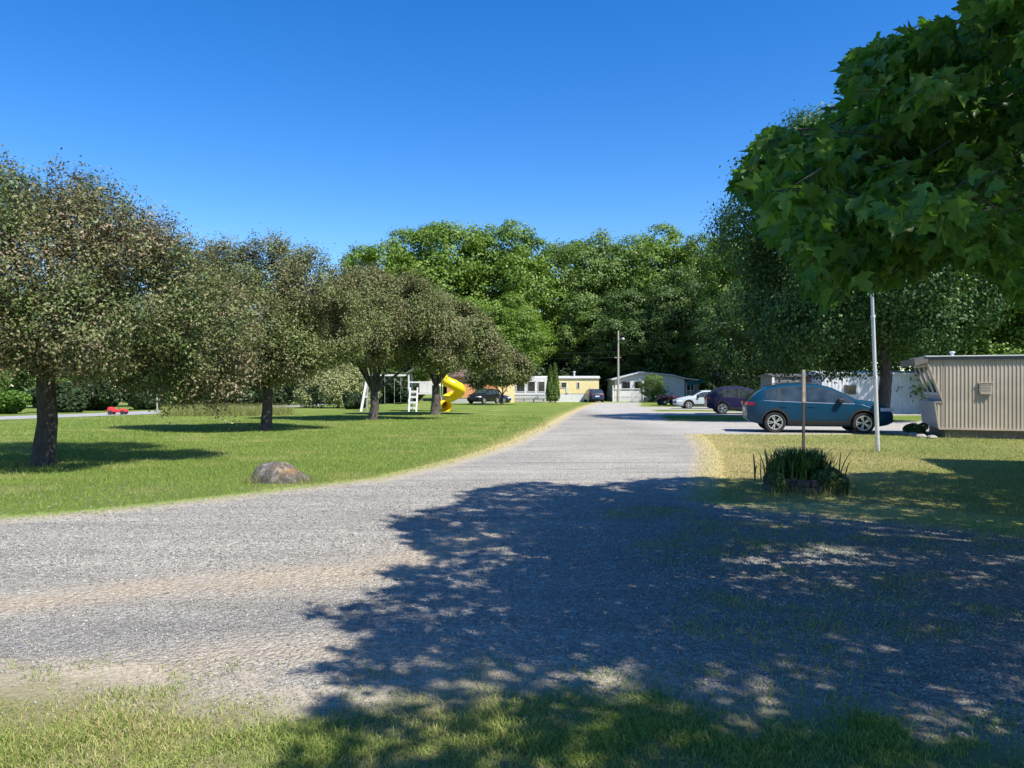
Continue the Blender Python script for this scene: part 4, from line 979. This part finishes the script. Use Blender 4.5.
# ------------------------------------------------------------------ cars
def interp(pts, x):
    return float(np.interp(x, [p[0] for p in pts], [p[1] for p in pts]))
def make_car(name, label, body_m, loc, rz, S, cat='car', group=None, detail=True):
    """S: L, W, top profile, belt, bottom, wheel radius, axles, windshield & rear glass ranges, side windows; x runs from tail (0) to nose (L)"""
    L, W, wr = S['L'], S['W'], S['wr']
    t = thing(name, label, cat, loc, rz, group)
    top = S['top']
    def plan(x):
        e = .14*L; f = 1.0
        if x < e: f = 1-.27*((e-x)/e)**2.2
        if x > L-e*1.25: f = 1-.24*((x-L+e*1.25)/(e*1.25))**2.0
        return W/2*f
    def ring(x):
        zt = interp(top, x); zb = interp(S['bot'], x); zl = min(interp(S['belt'], x), zt-.03); w = plan(x); k = S.get('tumble', .34)
        wr_ = w*.95-k*max(0, zt-zl-.05)
        h = zl-zb
        sh = min(.07, (zt-zl)*.6)
        return [(0, zb), (w*.80, zb), (w*.93, zb+.05), (w*.975, zb+.2*h), (w*.995, zb+.48*h), (w*1.0, zb+.74*h), (w*.985, zl-.018*h), (w*.955, zl),
                (wr_+.015, zt-sh), (wr_-.045, zt-sh*.38), (wr_*.80-.02, zt-sh*.08), (wr_*.45, zt+.012), (0, zt+.018)]
    xs_ = sorted(set([0, .02, .06, .12, .2]+list(np.linspace(.3, L-.3, 40))+[L-.2, L-.12, L-.06, L-.02, L]+[p[0] for p in top]))
    rings = [ring(x) for x in xs_]; m = len(rings[0]); mb = MB(); vs = []; fs = []
    full = [[(x, y, z) for y, z in r]+[(x, -y, z) for y, z in r[-2:0:-1]] for x, r in zip(xs_, rings)]
    n = len(full[0])
    for r in full: vs += r
    for i in range(len(full)-1):
        for j in range(n): fs.append((i*n+j, i*n+(j+1) % n, (i+1)*n+(j+1) % n, (i+1)*n+j))
    fs.append(tuple(range(n))); fs.append(tuple((len(full)-1)*n+j for j in range(n-1, -1, -1)))
    mb.add(vs, fs)
    body = link('body', mb.mesh('body', 180), [M[body_m], M['well']], t)
    cut = MB()
    for ax in S['axles']:
        for s in (1, -1):
            cut.tube([(ax, s*(W/2-.34), wr), (ax, s*(W/2+.2), wr)], wr*1.14, 32, 1)
    co = link('cutter', cut.mesh('cutter'), [M[body_m], M['well']], t)
    md = body.modifiers.new('b', 'BOOLEAN'); md.operation = 'DIFFERENCE'; md.object = co; md.solver = 'EXACT'
    dg = bpy.context.evaluated_depsgraph_get(); dg.update()
    me = bpy.data.meshes.new_from_object(body.evaluated_get(dg)); body.modifiers.clear(); body.data = me
    bpy.data.objects.remove(co)
    me.polygons.foreach_set('use_smooth', [True]*len(me.polygons)); me.set_sharp_from_angle(angle=R(32))
    def side_y(x, z):
        r = ring(min(max(x, 0), L)); r2 = r[1:9]
        return float(np.interp(z, [p[1] for p in r2], [p[0] for p in r2]))
    def patch(fn_lo, fn_hi, x0, x1, nx, off, s, nz=4):
        g = MB(); V = []
        for i in range(nx+1):
            x = x0+(x1-x0)*i/nx; lo, hi = fn_lo(x), fn_hi(x)
            if hi < lo: lo = hi = (lo+hi)/2
            for j in range(nz+1):
                z = lo+(hi-lo)*j/nz; V.append((x, s*(side_y(x, z)+off), z))
        k = nz+1
        Fq = [(i*k+j, (i+1)*k+j, (i+1)*k+j+1, i*k+j+1) for i in range(nx) for j in range(nz)]
        return g.add(V, Fq)
    def merge(name, lst, m_, parent=t):
        g = MB()
        for q in lst: g.add(q.v, q.f)
        return g.build(name, M[m_], parent, 180)
    zl = lambda x: min(interp(S['belt'], x), interp(top, x)-.03)+.018
    zh = lambda x: interp(top, x)-min(.07, (interp(top, x)-zl(x)+.018)*.6)-.02
    for s in (-1, 1):
        if detail:
            g0, g1 = S['wins'][0][0], S['wins'][-1][1]
            merge('window_trim', [patch(lambda x: zl(x)-.016, lambda x: zl(x)-.002, g0-.05, g1+.05, 20, .012, s, 1)], S.get('trim', 'chrome'))
            merge('pillar_panel', [patch(zl, zh, g0, g1, 26, .004, s)], 'blackplastic')
        for (a, b) in S['wins']:
            merge('side_window', [patch(lambda x: zl(x)+.012, lambda x: zh(x)-.012, a, b, 10, .010, s)], 'carglass')
        if detail:
            for x in S['seams']: merge('door_seam', [patch(lambda q: .42, lambda q: zl(q)-.03, x, x+.012, 1, .004, s, 8)], 'blackplastic')
            for hx in S['handles']:
                MB().box(hx-.11, hx+.11, s*(side_y(hx, .86*S['hk'])+.0)-.02, s*(side_y(hx, .86*S['hk'])+.02)+.01, .86*S['hk']-.018, .86*S['hk']+.018).build('door_handle', M[body_m], t, bevel=.012)
            a0, a1 = S['axles']
            merge('sill_cladding', [patch(lambda x: interp(S['bot'], x)+.05, lambda x: interp(S['bot'], x)+.19, a0+wr*1.25, a1-wr*1.25, 12, .012, s, 3)], 'blackplastic')
            for ax in S['axles']:
                g = MB(); V = []
                for i in range(25):
                    an = math.pi*(-.06+1.12*i/24)
                    for rr_ in (wr*1.15, wr*1.34):
                        x = ax+rr_*math.cos(an); z = wr+rr_*math.sin(an); z = max(z, interp(S['bot'], min(max(x, 0), L))+.05)
                        V.append((x, s*(side_y(x, z)+.013), z))
                g.add(V, [(2*i, 2*i+1, 2*i+3, 2*i+2) for i in range(24)]); merge('arch_trim', [g], 'blackplastic')
            mx = S['mirror']; mz = zl(mx)+.07
            mi = MB().box(mx-.08, mx+.09, s*(W/2*.93), s*(W/2*.93+.2), mz-.06, mz+.08); mi.build('side_mirror', M['blackplastic'], t, bevel=.03)
        merge('headlight', [patch(lambda x: S['hl'][0], lambda x: S['hl'][1], L-.42, L-.04, 6, .012, s, 2)], 'headlight')
        tl = S['tl']
        merge('tail_light', [patch(lambda x: tl[0], lambda x: tl[1], .03, tl[2], 6, .014, s, 2)], 'taillight')
        MB().box(-.025, .03, s*W*.25, s*W*.40, tl[0], tl[1]).build('tail_lamp', M['taillight'], t, bevel=.01)
        MB().box(L-.03, L+.02, s*W*.22, s*W*.36, S['hl'][0]+.02, S['hl'][1]-.02).build('head_lamp', M['headlight'], t, bevel=.01)
    def top_patch(x0, x1, m_, name_, dx):
        g = MB(); V = []; nx, ny = 8, 10
        for i in range(nx+1):
            x = x0+(x1-x0)*i/nx; r = ring(x); wy = r[9][0]*.97
            for j in range(ny+1):
                y = -wy+2*wy*j/ny
                z = float(np.interp(abs(y), [p[0] for p in r[:8:-1]], [p[1] for p in r[:8:-1]]))
                V.append((x+dx, y, z+.008))
        k = ny+1; g.add(V, [(i*k+j, (i+1)*k+j, (i+1)*k+j+1, i*k+j+1) for i in range(nx) for j in range(ny)])
        g.build(name_, M[m_], t, 180)
    top_patch(*S['ws'], 'carglass', 'windshield', .008); top_patch(*S['rw'], 'carglass', 'rear_window', -.008)
    MB().box(L-.02, L+.012, -W*.22, W*.22, S['bot'][-1][1]+.12, S['hl'][0]).build('grille', M['blackplastic'], t, bevel=.01)
    MB().box(-.012, .02, -.26, .26, tl[0]-.22, tl[0]-.08).build('number_plate', M['white'], t, bevel=.005)
    # wheels
    wp = None
    for ax in S['axles']:
        for s in (1, -1):
            if wp is None:
                tm = MB(); tm.lathe([(wr*.66, -.10), (wr*.9, -.115), (wr*.985, -.09), (wr, -.05), (wr, .05), (wr*.985, .09), (wr*.9, .115), (wr*.66, .10)], 32, 'y', close=True)
                tme = tm.mesh('wheel', 50)
                rm = MB(); rm.lathe([(wr*.70, .07), (wr*.70, .118), (wr*.62, .118), (wr*.6, .06), (wr*.2, .05), (0, .05)], 32, 'y')
                for q in range(5):
                    for dq in (-.16, .16):
                        an = 2*math.pi*q/5+dq*.6; a2 = 2*math.pi*q/5+dq*1.1
                        rm.bar((wr*.1*math.cos(an), .085, wr*.1*math.sin(an)), (wr*.64*math.cos(a2), .105, wr*.64*math.sin(a2)), wr*.10, .03)
                rm.lathe([(0, .105), (wr*.14, .10), (wr*.15, .06)], 14, 'y'); rme = rm.mesh('rim', 40)
                bk = MB().lathe([(0, .066), (wr*.6, .07)], 24, 'y').mesh('brake')
                wp = (tme, rme, bk)
            w = link('wheel', wp[0], None if wp[0].materials else M['tyre'], t); w.location = (ax, s*(W/2-.125), wr); w.rotation_euler = (0, 0, 0 if s > 0 else math.pi)
            link('rim', wp[1], None if wp[1].materials else M['rim'], w); link('brake', wp[2], None if wp[2].materials else M['well'], w)
    if S.get('rails'):
        for s in (1, -1):
            a, b = S['rails']; MB().tube([(x, s*(ring(x)[9][0]-.02), interp(top, x)+.02+.02*math.sin(math.pi*(x-a)/(b-a))) for x in np.linspace(a, b, 10)], .016, 6).build('roof_rail', M['blackplastic'], t, 60)
    return t
SUV = dict(L=4.5, W=1.86, wr=.345, axles=(.86, 3.57), hk=1.0,
  top=[(0, .92), (.05, 1.05), (.18, 1.19), (.42, 1.385), (.64, 1.50), (.95, 1.565), (1.4, 1.61), (1.9, 1.61), (2.3, 1.575), (2.65, 1.48), (3.05, 1.285), (3.38, 1.12), (3.52, 1.075), (3.9, 1.03), (4.2, .955), (4.38, .87), (4.46, .76), (4.5, .66)],
  belt=[(0, .98), (.4, 1.06), (.9, 1.03), (1.6, 1.0), (2.6, .97), (3.3, .955), (3.5, .95), (4.5, .60)],
  bot=[(0, .44), (.2, .33), (.5, .25), (1.2, .215), (3.4, .215), (4.1, .23), (4.35, .27), (4.5, .34)],
  ws=(2.42, 3.36), rw=(.07, .50), wins=[(.56, .98), (1.05, 1.80), (1.86, 3.25)], seams=(1.03, 1.84, 3.0), handles=(1.12, 1.98), mirror=2.86,
  hl=(.72, .83), tl=(.89, 1.01, .24), rails=(.7, 2.1), tumble=.30)
SUV2 = dict(SUV); SUV2['trim'] = 'blackplastic'
SEDAN = dict(L=4.5, W=1.76, wr=.315, axles=(.95, 3.6), hk=.92,
  top=[(0, .72), (.03, .92), (.2, .98), (.55, 1.01), (.8, 1.08), (1.2, 1.3), (1.5, 1.39), (2.0, 1.42), (2.5, 1.38), (2.8, 1.27), (3.2, 1.05), (3.4, .97), (3.9, .88), (4.3, .78), (4.44, .68), (4.5, .55)],
  belt=[(0, .80), (.6, .93), (2, .91), (3.3, .87), (4.5, .5)], bot=[(0, .36), (.4, .24), (1.2, .19), (3.4, .19), (4.2, .22), (4.5, .3)],
  ws=(2.55, 3.3), rw=(.75, 1.25), wins=[(1.0, 1.85), (1.95, 3.0)], seams=(1.0, 1.9, 2.95), handles=(1.15, 2.05), mirror=2.85, hl=(.56, .70), tl=(.70, .86, .35), tumble=.38, trim='blackplastic')
D = 24.0
make_car('parked_car', 'blue crossover parked side on beside the maple, nearest of the cars', 'blue', (7.95, 25.3, 0), R(-11), SUV, 'car', 'cars parked off the drive')
D = 43.6
make_car('parked_car', 'dark indigo crossover parked behind the blue one', 'purple', (X(711, D), D+1.2, gzf(44)), R(-8), SUV2, 'car', 'cars parked off the drive')
D = 57.0
make_car('parked_car', 'white sedan parked nose toward the drive beyond the indigo car', 'carwhite', (X(678, D)+4.45, D+.9, gzf(58)), R(180), SEDAN, 'car', 'cars parked off the drive')
D = 80.0
make_car('parked_car', 'black car parked before the orange house beside the slide', 'carblack', (X(494, D), D+2.6, gzf(80)), R(180+60), SUV2, 'car', 'cars parked far off', detail=False)
D = 90.0
make_car('parked_car', 'navy car half hidden behind the smallest crabapple trunk', 'navy', (X(511, D)-4.5, D-2.5, gzf(89)), R(4), SEDAN, 'car', 'cars parked far off', detail=False)
make_car('parked_car', 'navy crossover seen from behind at the far end of the drive', 'navy', (X(597, 89), 88.6, gzf(89)), R(96), SUV2, 'car', 'cars parked far off', detail=False)

# quad bike by the shrub
t = thing('quad_bike', 'dark red quad bike beside the white sedan nose', 'quad bike', (X(668, 72), 72, gzf(72)), R(15))
MB().prism([(-.75, .55), (-.3, .5), (.3, .5), (.8, .6), (.85, .8), (.45, .9), (.15, .98), (-.1, .85), (-.7, .88), (-.85, .7)], (-.28, .28), lambda u, z, v: (u, v, z)).build('body', M['maroon'], t, bevel=.06)
MB().prism([(-.65, .88), (-.1, .86), (-.05, .98), (-.6, 1.0)], (-.2, .2), lambda u, z, v: (u, v, z)).build('seat', M['blackplastic'], t, bevel=.04)
hb = MB().tube([(.4, -.4, 1.15), (.35, -.1, 1.2), (.35, .1, 1.2), (.4, .4, 1.15)], .025, 6); hb.tube([(.5, 0, .8), (.36, 0, 1.2)], .03, 6); hb.build('handlebar', M['blackplastic'], t)
rk = MB()
for a in (-1, 0, 1): rk.tube([(-.95, a*.2, .97), (-.5, a*.2, 1.02)], .015, 5); rk.tube([(.6, a*.2, .97), (1.0, a*.2, .95)], .015, 5)
rk.tube([(-.9, -.3, .96), (-.9, .3, .96)], .015, 5); rk.tube([(.95, -.3, .95), (.95, .3, .95)], .015, 5); rk.build('rack', M['blackplastic'], t)
for ax in (-.62, .68):
    for s in (-1, 1):
        MB().prism([(ax-.42, .62), (ax-.3, .76), (ax, .8), (ax+.3, .76), (ax+.42, .62), (ax+.36, .6), (ax, .72), (ax-.36, .6)], (s*.3-.02, s*.62), lambda u, z, v: (u, v, z)).build('fender', M['maroon'], t)
        w = MB().lathe([(.14, -.12), (.27, -.14), (.31, -.06), (.31, .06), (.27, .14), (.14, .12)], 18, 'y', close=True).build('wheel', M['tyre'], t, 50); w.location = (ax, s*.48, .31)
        MB().lathe([(0, s*.1), (.13, s*.11), (.14, s*.04)], 14, 'y').build('rim', M['rim'], w)

# ------------------------------------------------------------------ poles, posts, playset, rock, planter
t = thing('flagpole', 'slender white flagpole leaning slightly on the right lawn', 'flagpole', (X(878, 17.4), 17.4, 0))
p0 = Vector((0, 0, -.05)); p1 = Vector((-.15, 0, 4.0)); at = lambda f: p0.lerp(p1, f)
MB().tube([at(0), at(.45), at(.45), at(.8), at(.8), at(1)], [.048, .048, .042, .042, .036, .034], 14).build('pole', M['galv'], t, 40)
cl = MB()
for f in (.45, .8): cl.tube([at(f-.008), at(f+.008)], .054, 14)
cl.build('coupling', M['whitemetal'], t, 40)
MB().lathe([(0, 4.08), (.04, 4.05), (.05, 4.0), (.04, 3.97)], 12, 'z', (-.15, 0, 0)).build('pole_cap', M['whitemetal'], t, 60)
MB().tube([(-.05, -.06, .9), (-.10, -.055, 2.4), (-.14, -.05, 3.95)], .006, 5).build('halyard', M['white'], t)

D = 11.1
t = thing('sign_post', 'thin post with pale upper half standing just behind the stone planter', 'post', (X(803.5, 12.6), 12.6, 0))
MB().box(-.026, .026, -.024, .024, 1.28, 1.84).build('upper_post', M['wood'], t, bevel=.006)
MB().box(-.019, .019, -.018, .018, -.02, 1.278).build('lower_post', M['darkwood'], t)
# planter ring of stones with soil, plants stay things of their own
t = thing('planter', 'low ring of dark stones edging the small flower bed', 'planter', (X(808, D), D+.1, 0))
rg = np.random.default_rng(77)
st = MB()
for lev in range(2):
    for i in range(18):
        a = 2*math.pi*(i+.5*lev)/18; rx_, ry_ = .56, .42
        s = .115; mtx = Matrix.Translation((rx_*math.cos(a), ry_*math.sin(a), .05+lev*.1)) @ Matrix.Rotation(a+math.pi/2+rg.normal(0, .1), 4, 'Z')
        st.box(-s*(.8+.2*rg.random()), s*(.75+.2*rg.random()), -.06, .06, -.048, .045+rg.random()*.01, 0, mtx)
st.build('stone_edging', M['stone'], t, bevel=.018)
MB().lathe([(0, .17), (.48, .15)], 20, 'z').build('soil', M['darkwood'], t).scale = (1, .8, 1)
def strappy(label, x, y, z, n, hmin, hmax, spread, w, seed):
    rg = np.random.default_rng(seed); t = thing('bedding_plant', label, 'plant', (x, y, z)); V = []; Lp = []; S_ = []
    for i in range(n):
        a = rg.uniform(0, 6.28); h = rg.uniform(hmin, hmax); r = rg.uniform(.15, 1)*spread; b = np.array([rg.normal(0, .2), rg.normal(0, .13), 0])
        d = np.array([math.cos(a), math.sin(a)]); pdir = np.array([-d[1], d[0]])*w/2*rg.uniform(.7, 1.3); k = len(V); m_ = 5
        for j in range(m_+1):
            f = j/m_; c = b+np.array([d[0]*r*f**1.4, d[1]*r*f**1.4, h*(f*1.25-.38*f**3)]); q = (1-f**2.5)
            V += [c+np.array([*(pdir*q), 0]), c-np.array([*(pdir*q), 0])]
        for j in range(m_): Lp += [k+2*j, k+2*j+1, k+2*j+3, k+2*j+2]
    link('leaves', np_mesh('leaves', np.array(V), Lp, np.arange(len(Lp)//4)*4, None, True), M['plant'], t)
    return t
strappy('tall strappy green plant filling the stone planter', X(802, D), D+.1, .14, 1500, .2, .6, .34, .024, 3)
t = bush('bedding_plant', 'low bushy dark green plant at the right rim of the planter', X(832, 10.8), 10.85, .62, .40, 'planter_leaf', 3, None, 'plant')
t = bush('bedding_plant', 'low spreading dark leaves at the left rim of the planter', X(780, 10.8), 10.85, .36, .32, 'planter_leaf', 5, None, 'plant')

# boulder
def boulder():
    rg = np.random.default_rng(4)
    bm = bmesh.new(); bmesh.ops.create_icosphere(bm, subdivisions=5, radius=1)
    ph = rg.uniform(0, 6.28, (10, 3)); fr = rg.normal(0, 1, (10, 3))
    for v in bm.verts:
        d = v.co.normalized(); n = sum(math.sin(fr[k] @ np.array(d)*(1.2+k*.55)+ph[k, 0])*.055/(1+.35*k) for k in range(10))
        r = 1+n
        x, y, z = d.x*r, d.y*r, d.z*r
        z = z if z > 0 else z*.4
        sl = 1-.26*max(0, x-.25)-.1*max(0, -x-.6)
        v.co = Vector((.55*x, .36*y, .35*z*sl-.03))
    me = bpy.data.meshes.new('boulder'); bm.to_mesh(me); bm.free()
    me.polygons.foreach_set('use_smooth', [True]*len(me.polygons))
    m, nt, out = nodes_of('lichen_rock'); b = NB(nt)
    tc = b.n('ShaderNodeTexCoord').outputs['Object']; sx = b.n('ShaderNodeSeparateXYZ'); b.l(tc, sx.inputs[0])
    base = b.ramp(b.noise(tc, 14, 8, .7), [(.3, (.05, .043, .036)), (.55, (.115, .098, .08)), (.75, (.2, .175, .145))])
    li = b.ramp(b.noise(tc, 9, 6, .7), [(.52, grey(0)), (.6, grey(.75))]); base = b.mix(li, base, (.27, .25, .215))
    og = b.math('MULTIPLY', b.math('MULTIPLY', b.math('ADD', sx.outputs[0], .02), 4.0, True), b.math('MULTIPLY', b.math('SUBTRACT', sx.outputs[2], .1), 9.0, True))
    og = b.math('MULTIPLY', og, b.ramp(b.noise(tc, 6, 6, .65), [(.4, grey(0)), (.6, grey(.75))]))
    c = b.mix(og, base, b.ramp(b.noise(tc, 18, 4), [(.35, (.22, .10, .025)), (.65, (.40, .23, .035))]))
    p = b.n('ShaderNodeBsdfPrincipled'); p.inputs['Roughness'].default_value = .92; b.l(c, p.inputs['Base Color'])
    b.l(b.bump(b.noise(tc, 22, 8, .7), .8, .04), p.inputs['Normal']); b.l(p.outputs[0], out.inputs[0])
    o = link('boulder', me, m); o.location = (X(277, 12.1), 12.2, 0)
    props(o, 'grey boulder with orange lichen lying on the lawn by the drive', 'boulder')
boulder()

# utility poles and wires
D = 98
t = thing('utility_pole', 'tall weathered lamp pole at the far end of the drive', 'utility pole', (X(615, D), D-3, gzf(D)))
MB().tube([(0, 0, -.2), (0, 0, 9.15)], [.16, .1], 10).build('pole', M['polewood'], t, 60)
MB().tube([(0, -.1, 7.9), (.35, -.5, 8.2), (.5, -.9, 8.15)], .035, 6).build('lamp_arm', M['galv'], t, 60)
MB().lathe([(0, 8.2), (.12, 8.16), (.2, 8.02), (.14, 7.9), (0, 7.86)], 12, 'z', (.5, -.95, 0)).build('lamp_head', M['whitemetal'], t, 60)
MB().bar((-.5, 0, 5.7), (.35, 0, 5.7), .08).build('crossarm', M['polewood'], t)
def wire(label, a, b_, sag):
    a = Vector(a); b_ = Vector(b_)
    pts = [a.lerp(b_, f)-Vector((0, 0, sag*4*f*(1-f))) for f in np.linspace(0, 1, 16)]
    c = sum(pts, Vector())/16
    o = MB().tube([p-c for p in pts], .016, 4).build('overhead_wire', M['blackplastic'], None); o.location = c; props(o, label, 'wire', 'wires from the lamp pole')
px_, pz_ = X(615, D), gzf(D)
wire('lower dark wire running left from the lamp pole toward the pale trailer', (px_-.5, D-3, pz_+5.7), (X(490, 104), 104, 5.4), .15)
wire('upper dark wire running left from the lamp pole', (px_, D-3, pz_+6.5), (X(480, 104), 104, 6.1), .25)
D = 70
t = thing('utility_pole', 'pale bare utility pole beside the street behind the crabapples', 'utility pole', (X(307, D), D, gzf(D)))
MB().tube([(0, 0, -.2), (0, 0, 6.6)], [.15, .11], 10).build('pole', M['polewood'], t, 60)
MB().bar((-.8, 0, 6.1), (.8, 0, 6.1), .09).build('crossarm', M['polewood'], t)
t = thing('marker_post', 'short white post at the edge of the tall grass', 'post', (X(157, 46), 46, gzf(46)))
MB().tube([(0, 0, -.1), (0, 0, 1.15)], .05, 8).build('post', M['polewood'], t, 60); MB().lathe([(0, 1.2), (.055, 1.16), (.055, 1.1)], 10, 'z').build('post_cap', M['white'], t)

# playset with swing beam, tower, ladder and yellow tube slide
D = 50.0
t = thing('playset', 'white wooden playset with ladder and yellow spiral tube slide', 'playset', (X(421, D), D, gzf(D)))
k = D/F
tw = .82
for (a, b) in ((-tw, 0), (tw, 0), (-tw, 1.5), (tw, 1.5)): MB().box(a-.05, a+.05, b-.05, b+.05, -.05, 2.55).build('tower_post', M['white'], t)
MB().box(-tw-.05, tw+.05, -.05, 1.55, 1.15, 1.24).build('platform', M['white'], t)
rl = MB(); rl.box(-tw, tw, -.03, .03, 1.92, 2.02); rl.box(-.1, tw, -.025, .02, 1.26, 1.9)
for s in (-1, 1): rl.box(s*tw-.03, s*tw+.03, .05, 1.45, 1.92, 2.02)
rl.build('railing', M['white'], t)
MB().prism([(-1.05, 2.5), (0, 3.15), (1.05, 2.5), (1.05, 2.58), (0, 3.24), (-1.05, 2.58)], (-.2, 1.7), lambda u, z, v: (u, v, z)).build('roof', M['grey_siding'], t)
ld = MB(); ld.bar((-.72, -.75, -.05), (-.72, -.05, 1.6), .09); ld.bar((-.22, -.75, -.05), (-.22, -.05, 1.6), .09)
for i in range(4): f = .18+i*.22; ld.bar((-.72, -.75+.7*f, -.05+1.65*f), (-.22, -.75+.7*f, -.05+1.65*f), .1, .14)
ld.build('ladder', M['white'], t)
bm_ = MB(); bm_.bar((-tw, .75, 2.45), (-3.9, .75, 2.45), .12); bm_.bar((-3.75, .75, 2.45), (-4.0, -.3, -.05), .12); bm_.bar((-3.75, .75, 2.45), (-4.0, 1.8, -.05), .12); bm_.bar((-3.93, .1, .95), (-3.93, 1.4, .95), .09)
bm_.build('swing_beam', M['white'], t)
for sx in (-1.7, -2.8):
    c = MB(); c.tube([(sx-.22, .75, 2.4), (sx-.22, .75, .5)], .012, 4); c.tube([(sx+.22, .75, 2.4), (sx+.22, .75, .5)], .012, 4)
    sw = MB().box(sx-.26, sx+.26, .62, .88, .46, .5).build('swing_seat', M['blackplastic'], t, bevel=.01); c.build('chain', M['galv'], sw)
# spiral tube
pts = []
for i in range(41):
    f = i/40; a = R(175)+f*R(385)
    pts.append((tw+1.18+.62*math.cos(a), .55+.6*math.sin(a), 2.38-1.95*f))
tube_r = [.35+.02*(1 if i % 4 == 0 else 0) for i in range(41)]
sl = MB().tube(pts, tube_r, 18, cap=False).build('tube_slide', M['yellow'], t, 70)
so = sl.modifiers.new('wall', 'SOLIDIFY'); so.thickness = .03
MB().tube([(tw+.05, .6, 2.42), (tw+.52, .62, 2.4)], .39, 16, cap=False).build('slide_entry', M['yellow'], t, 70)
MB().tube([(tw+.55, .1, -.1), (tw+.55, .1, 2.2)], .05, 8).build('slide_post', M['wood'], t, 60)
e = Vector(pts[-1]); MB().tube([e, e+Vector((.1, -.3, -.08)), e+Vector((.35, -.65, -.1))], [.35, .37, .38], 18, cap=False).build('slide_exit', M['yellow'], t, 70)
# red toy
D = 42.8
t = thing('toy_car', 'small red ride on toy car at the edge of the street', 'toy', (X(118, D), D, gzf(D)+.02), R(8))
MB().prism([(-.5, .12), (.5, .12), (.52, .26), (.25, .33), (.12, .3), (-.2, .3), (-.28, .42), (-.46, .44), (-.52, .3)], (-.25, .25), lambda u, z, v: (u, v, z)).build('body', M['red'], t, bevel=.05)
MB().tube([(.12, 0, .3), (.02, 0, .42)], .02, 6).build('steering_column', M['blackplastic'], t)
for ax in (-.33, .33):
    for s in (-1, 1):
        w = MB().lathe([(0, -.04), (.12, -.04), (.125, 0), (.12, .04), (0, .04)], 14, 'y').build('wheel', M['blackplastic'], t, 50); w.location = (ax, s*.27, .12)

# ------------------------------------------------------------------ light, sky, camera
w = bpy.data.worlds.new('World'); scene.world = w; w.use_nodes = True
nt = w.node_tree; bg = nt.nodes['Background']
sky = nt.nodes.new('ShaderNodeTexSky'); sky.sky_type = 'NISHITA'; sky.sun_disc = False
sky.sun_elevation = SUN_EL; sky.sun_rotation = math.atan2(SUN_H[0], SUN_H[1])
sky.altitude = 100; sky.air_density = 1.0; sky.dust_density = .3; sky.ozone_density = 3.0
hs = nt.nodes.new('ShaderNodeHueSaturation'); hs.inputs['Saturation'].default_value = 1.4; hs.inputs['Hue'].default_value = .51
nt.links.new(sky.outputs[0], hs.inputs['Color']); nt.links.new(hs.outputs[0], bg.inputs[0]); bg.inputs[1].default_value = .13
sd = bpy.data.lights.new('sun', 'SUN'); sd.energy = 5.0; sd.angle = R(.53); sd.color = (1, .95, .87)
so_ = bpy.data.objects.new('sun', sd); COL.objects.link(so_)
dv = Vector((-SUN_H[0]*math.cos(SUN_EL), -SUN_H[1]*math.cos(SUN_EL), -math.sin(SUN_EL)))
so_.rotation_euler = dv.to_track_quat('-Z', 'Y').to_euler(); so_.location = (30, -30, 40)
cd = bpy.data.cameras.new('camera'); cd.sensor_width = 36; cd.lens = 36*F/1024; cd.clip_end = 3000; cd.clip_start = .1
co_ = bpy.data.objects.new('camera', cd); COL.objects.link(co_); co_.location = (0, 0, CAMH); co_.rotation_euler = (R(90), 0, 0)
scene.camera = co_
vs_ = scene.view_settings; vs_.view_transform = 'Standard'; vs_.look = 'None'; vs_.exposure = .72; vs_.gamma = 1
scene.cycles.max_bounces = 6; scene.cycles.diffuse_bounces = 3; scene.cycles.transmission_bounces = 4; scene.cycles.transparent_max_bounces = 4
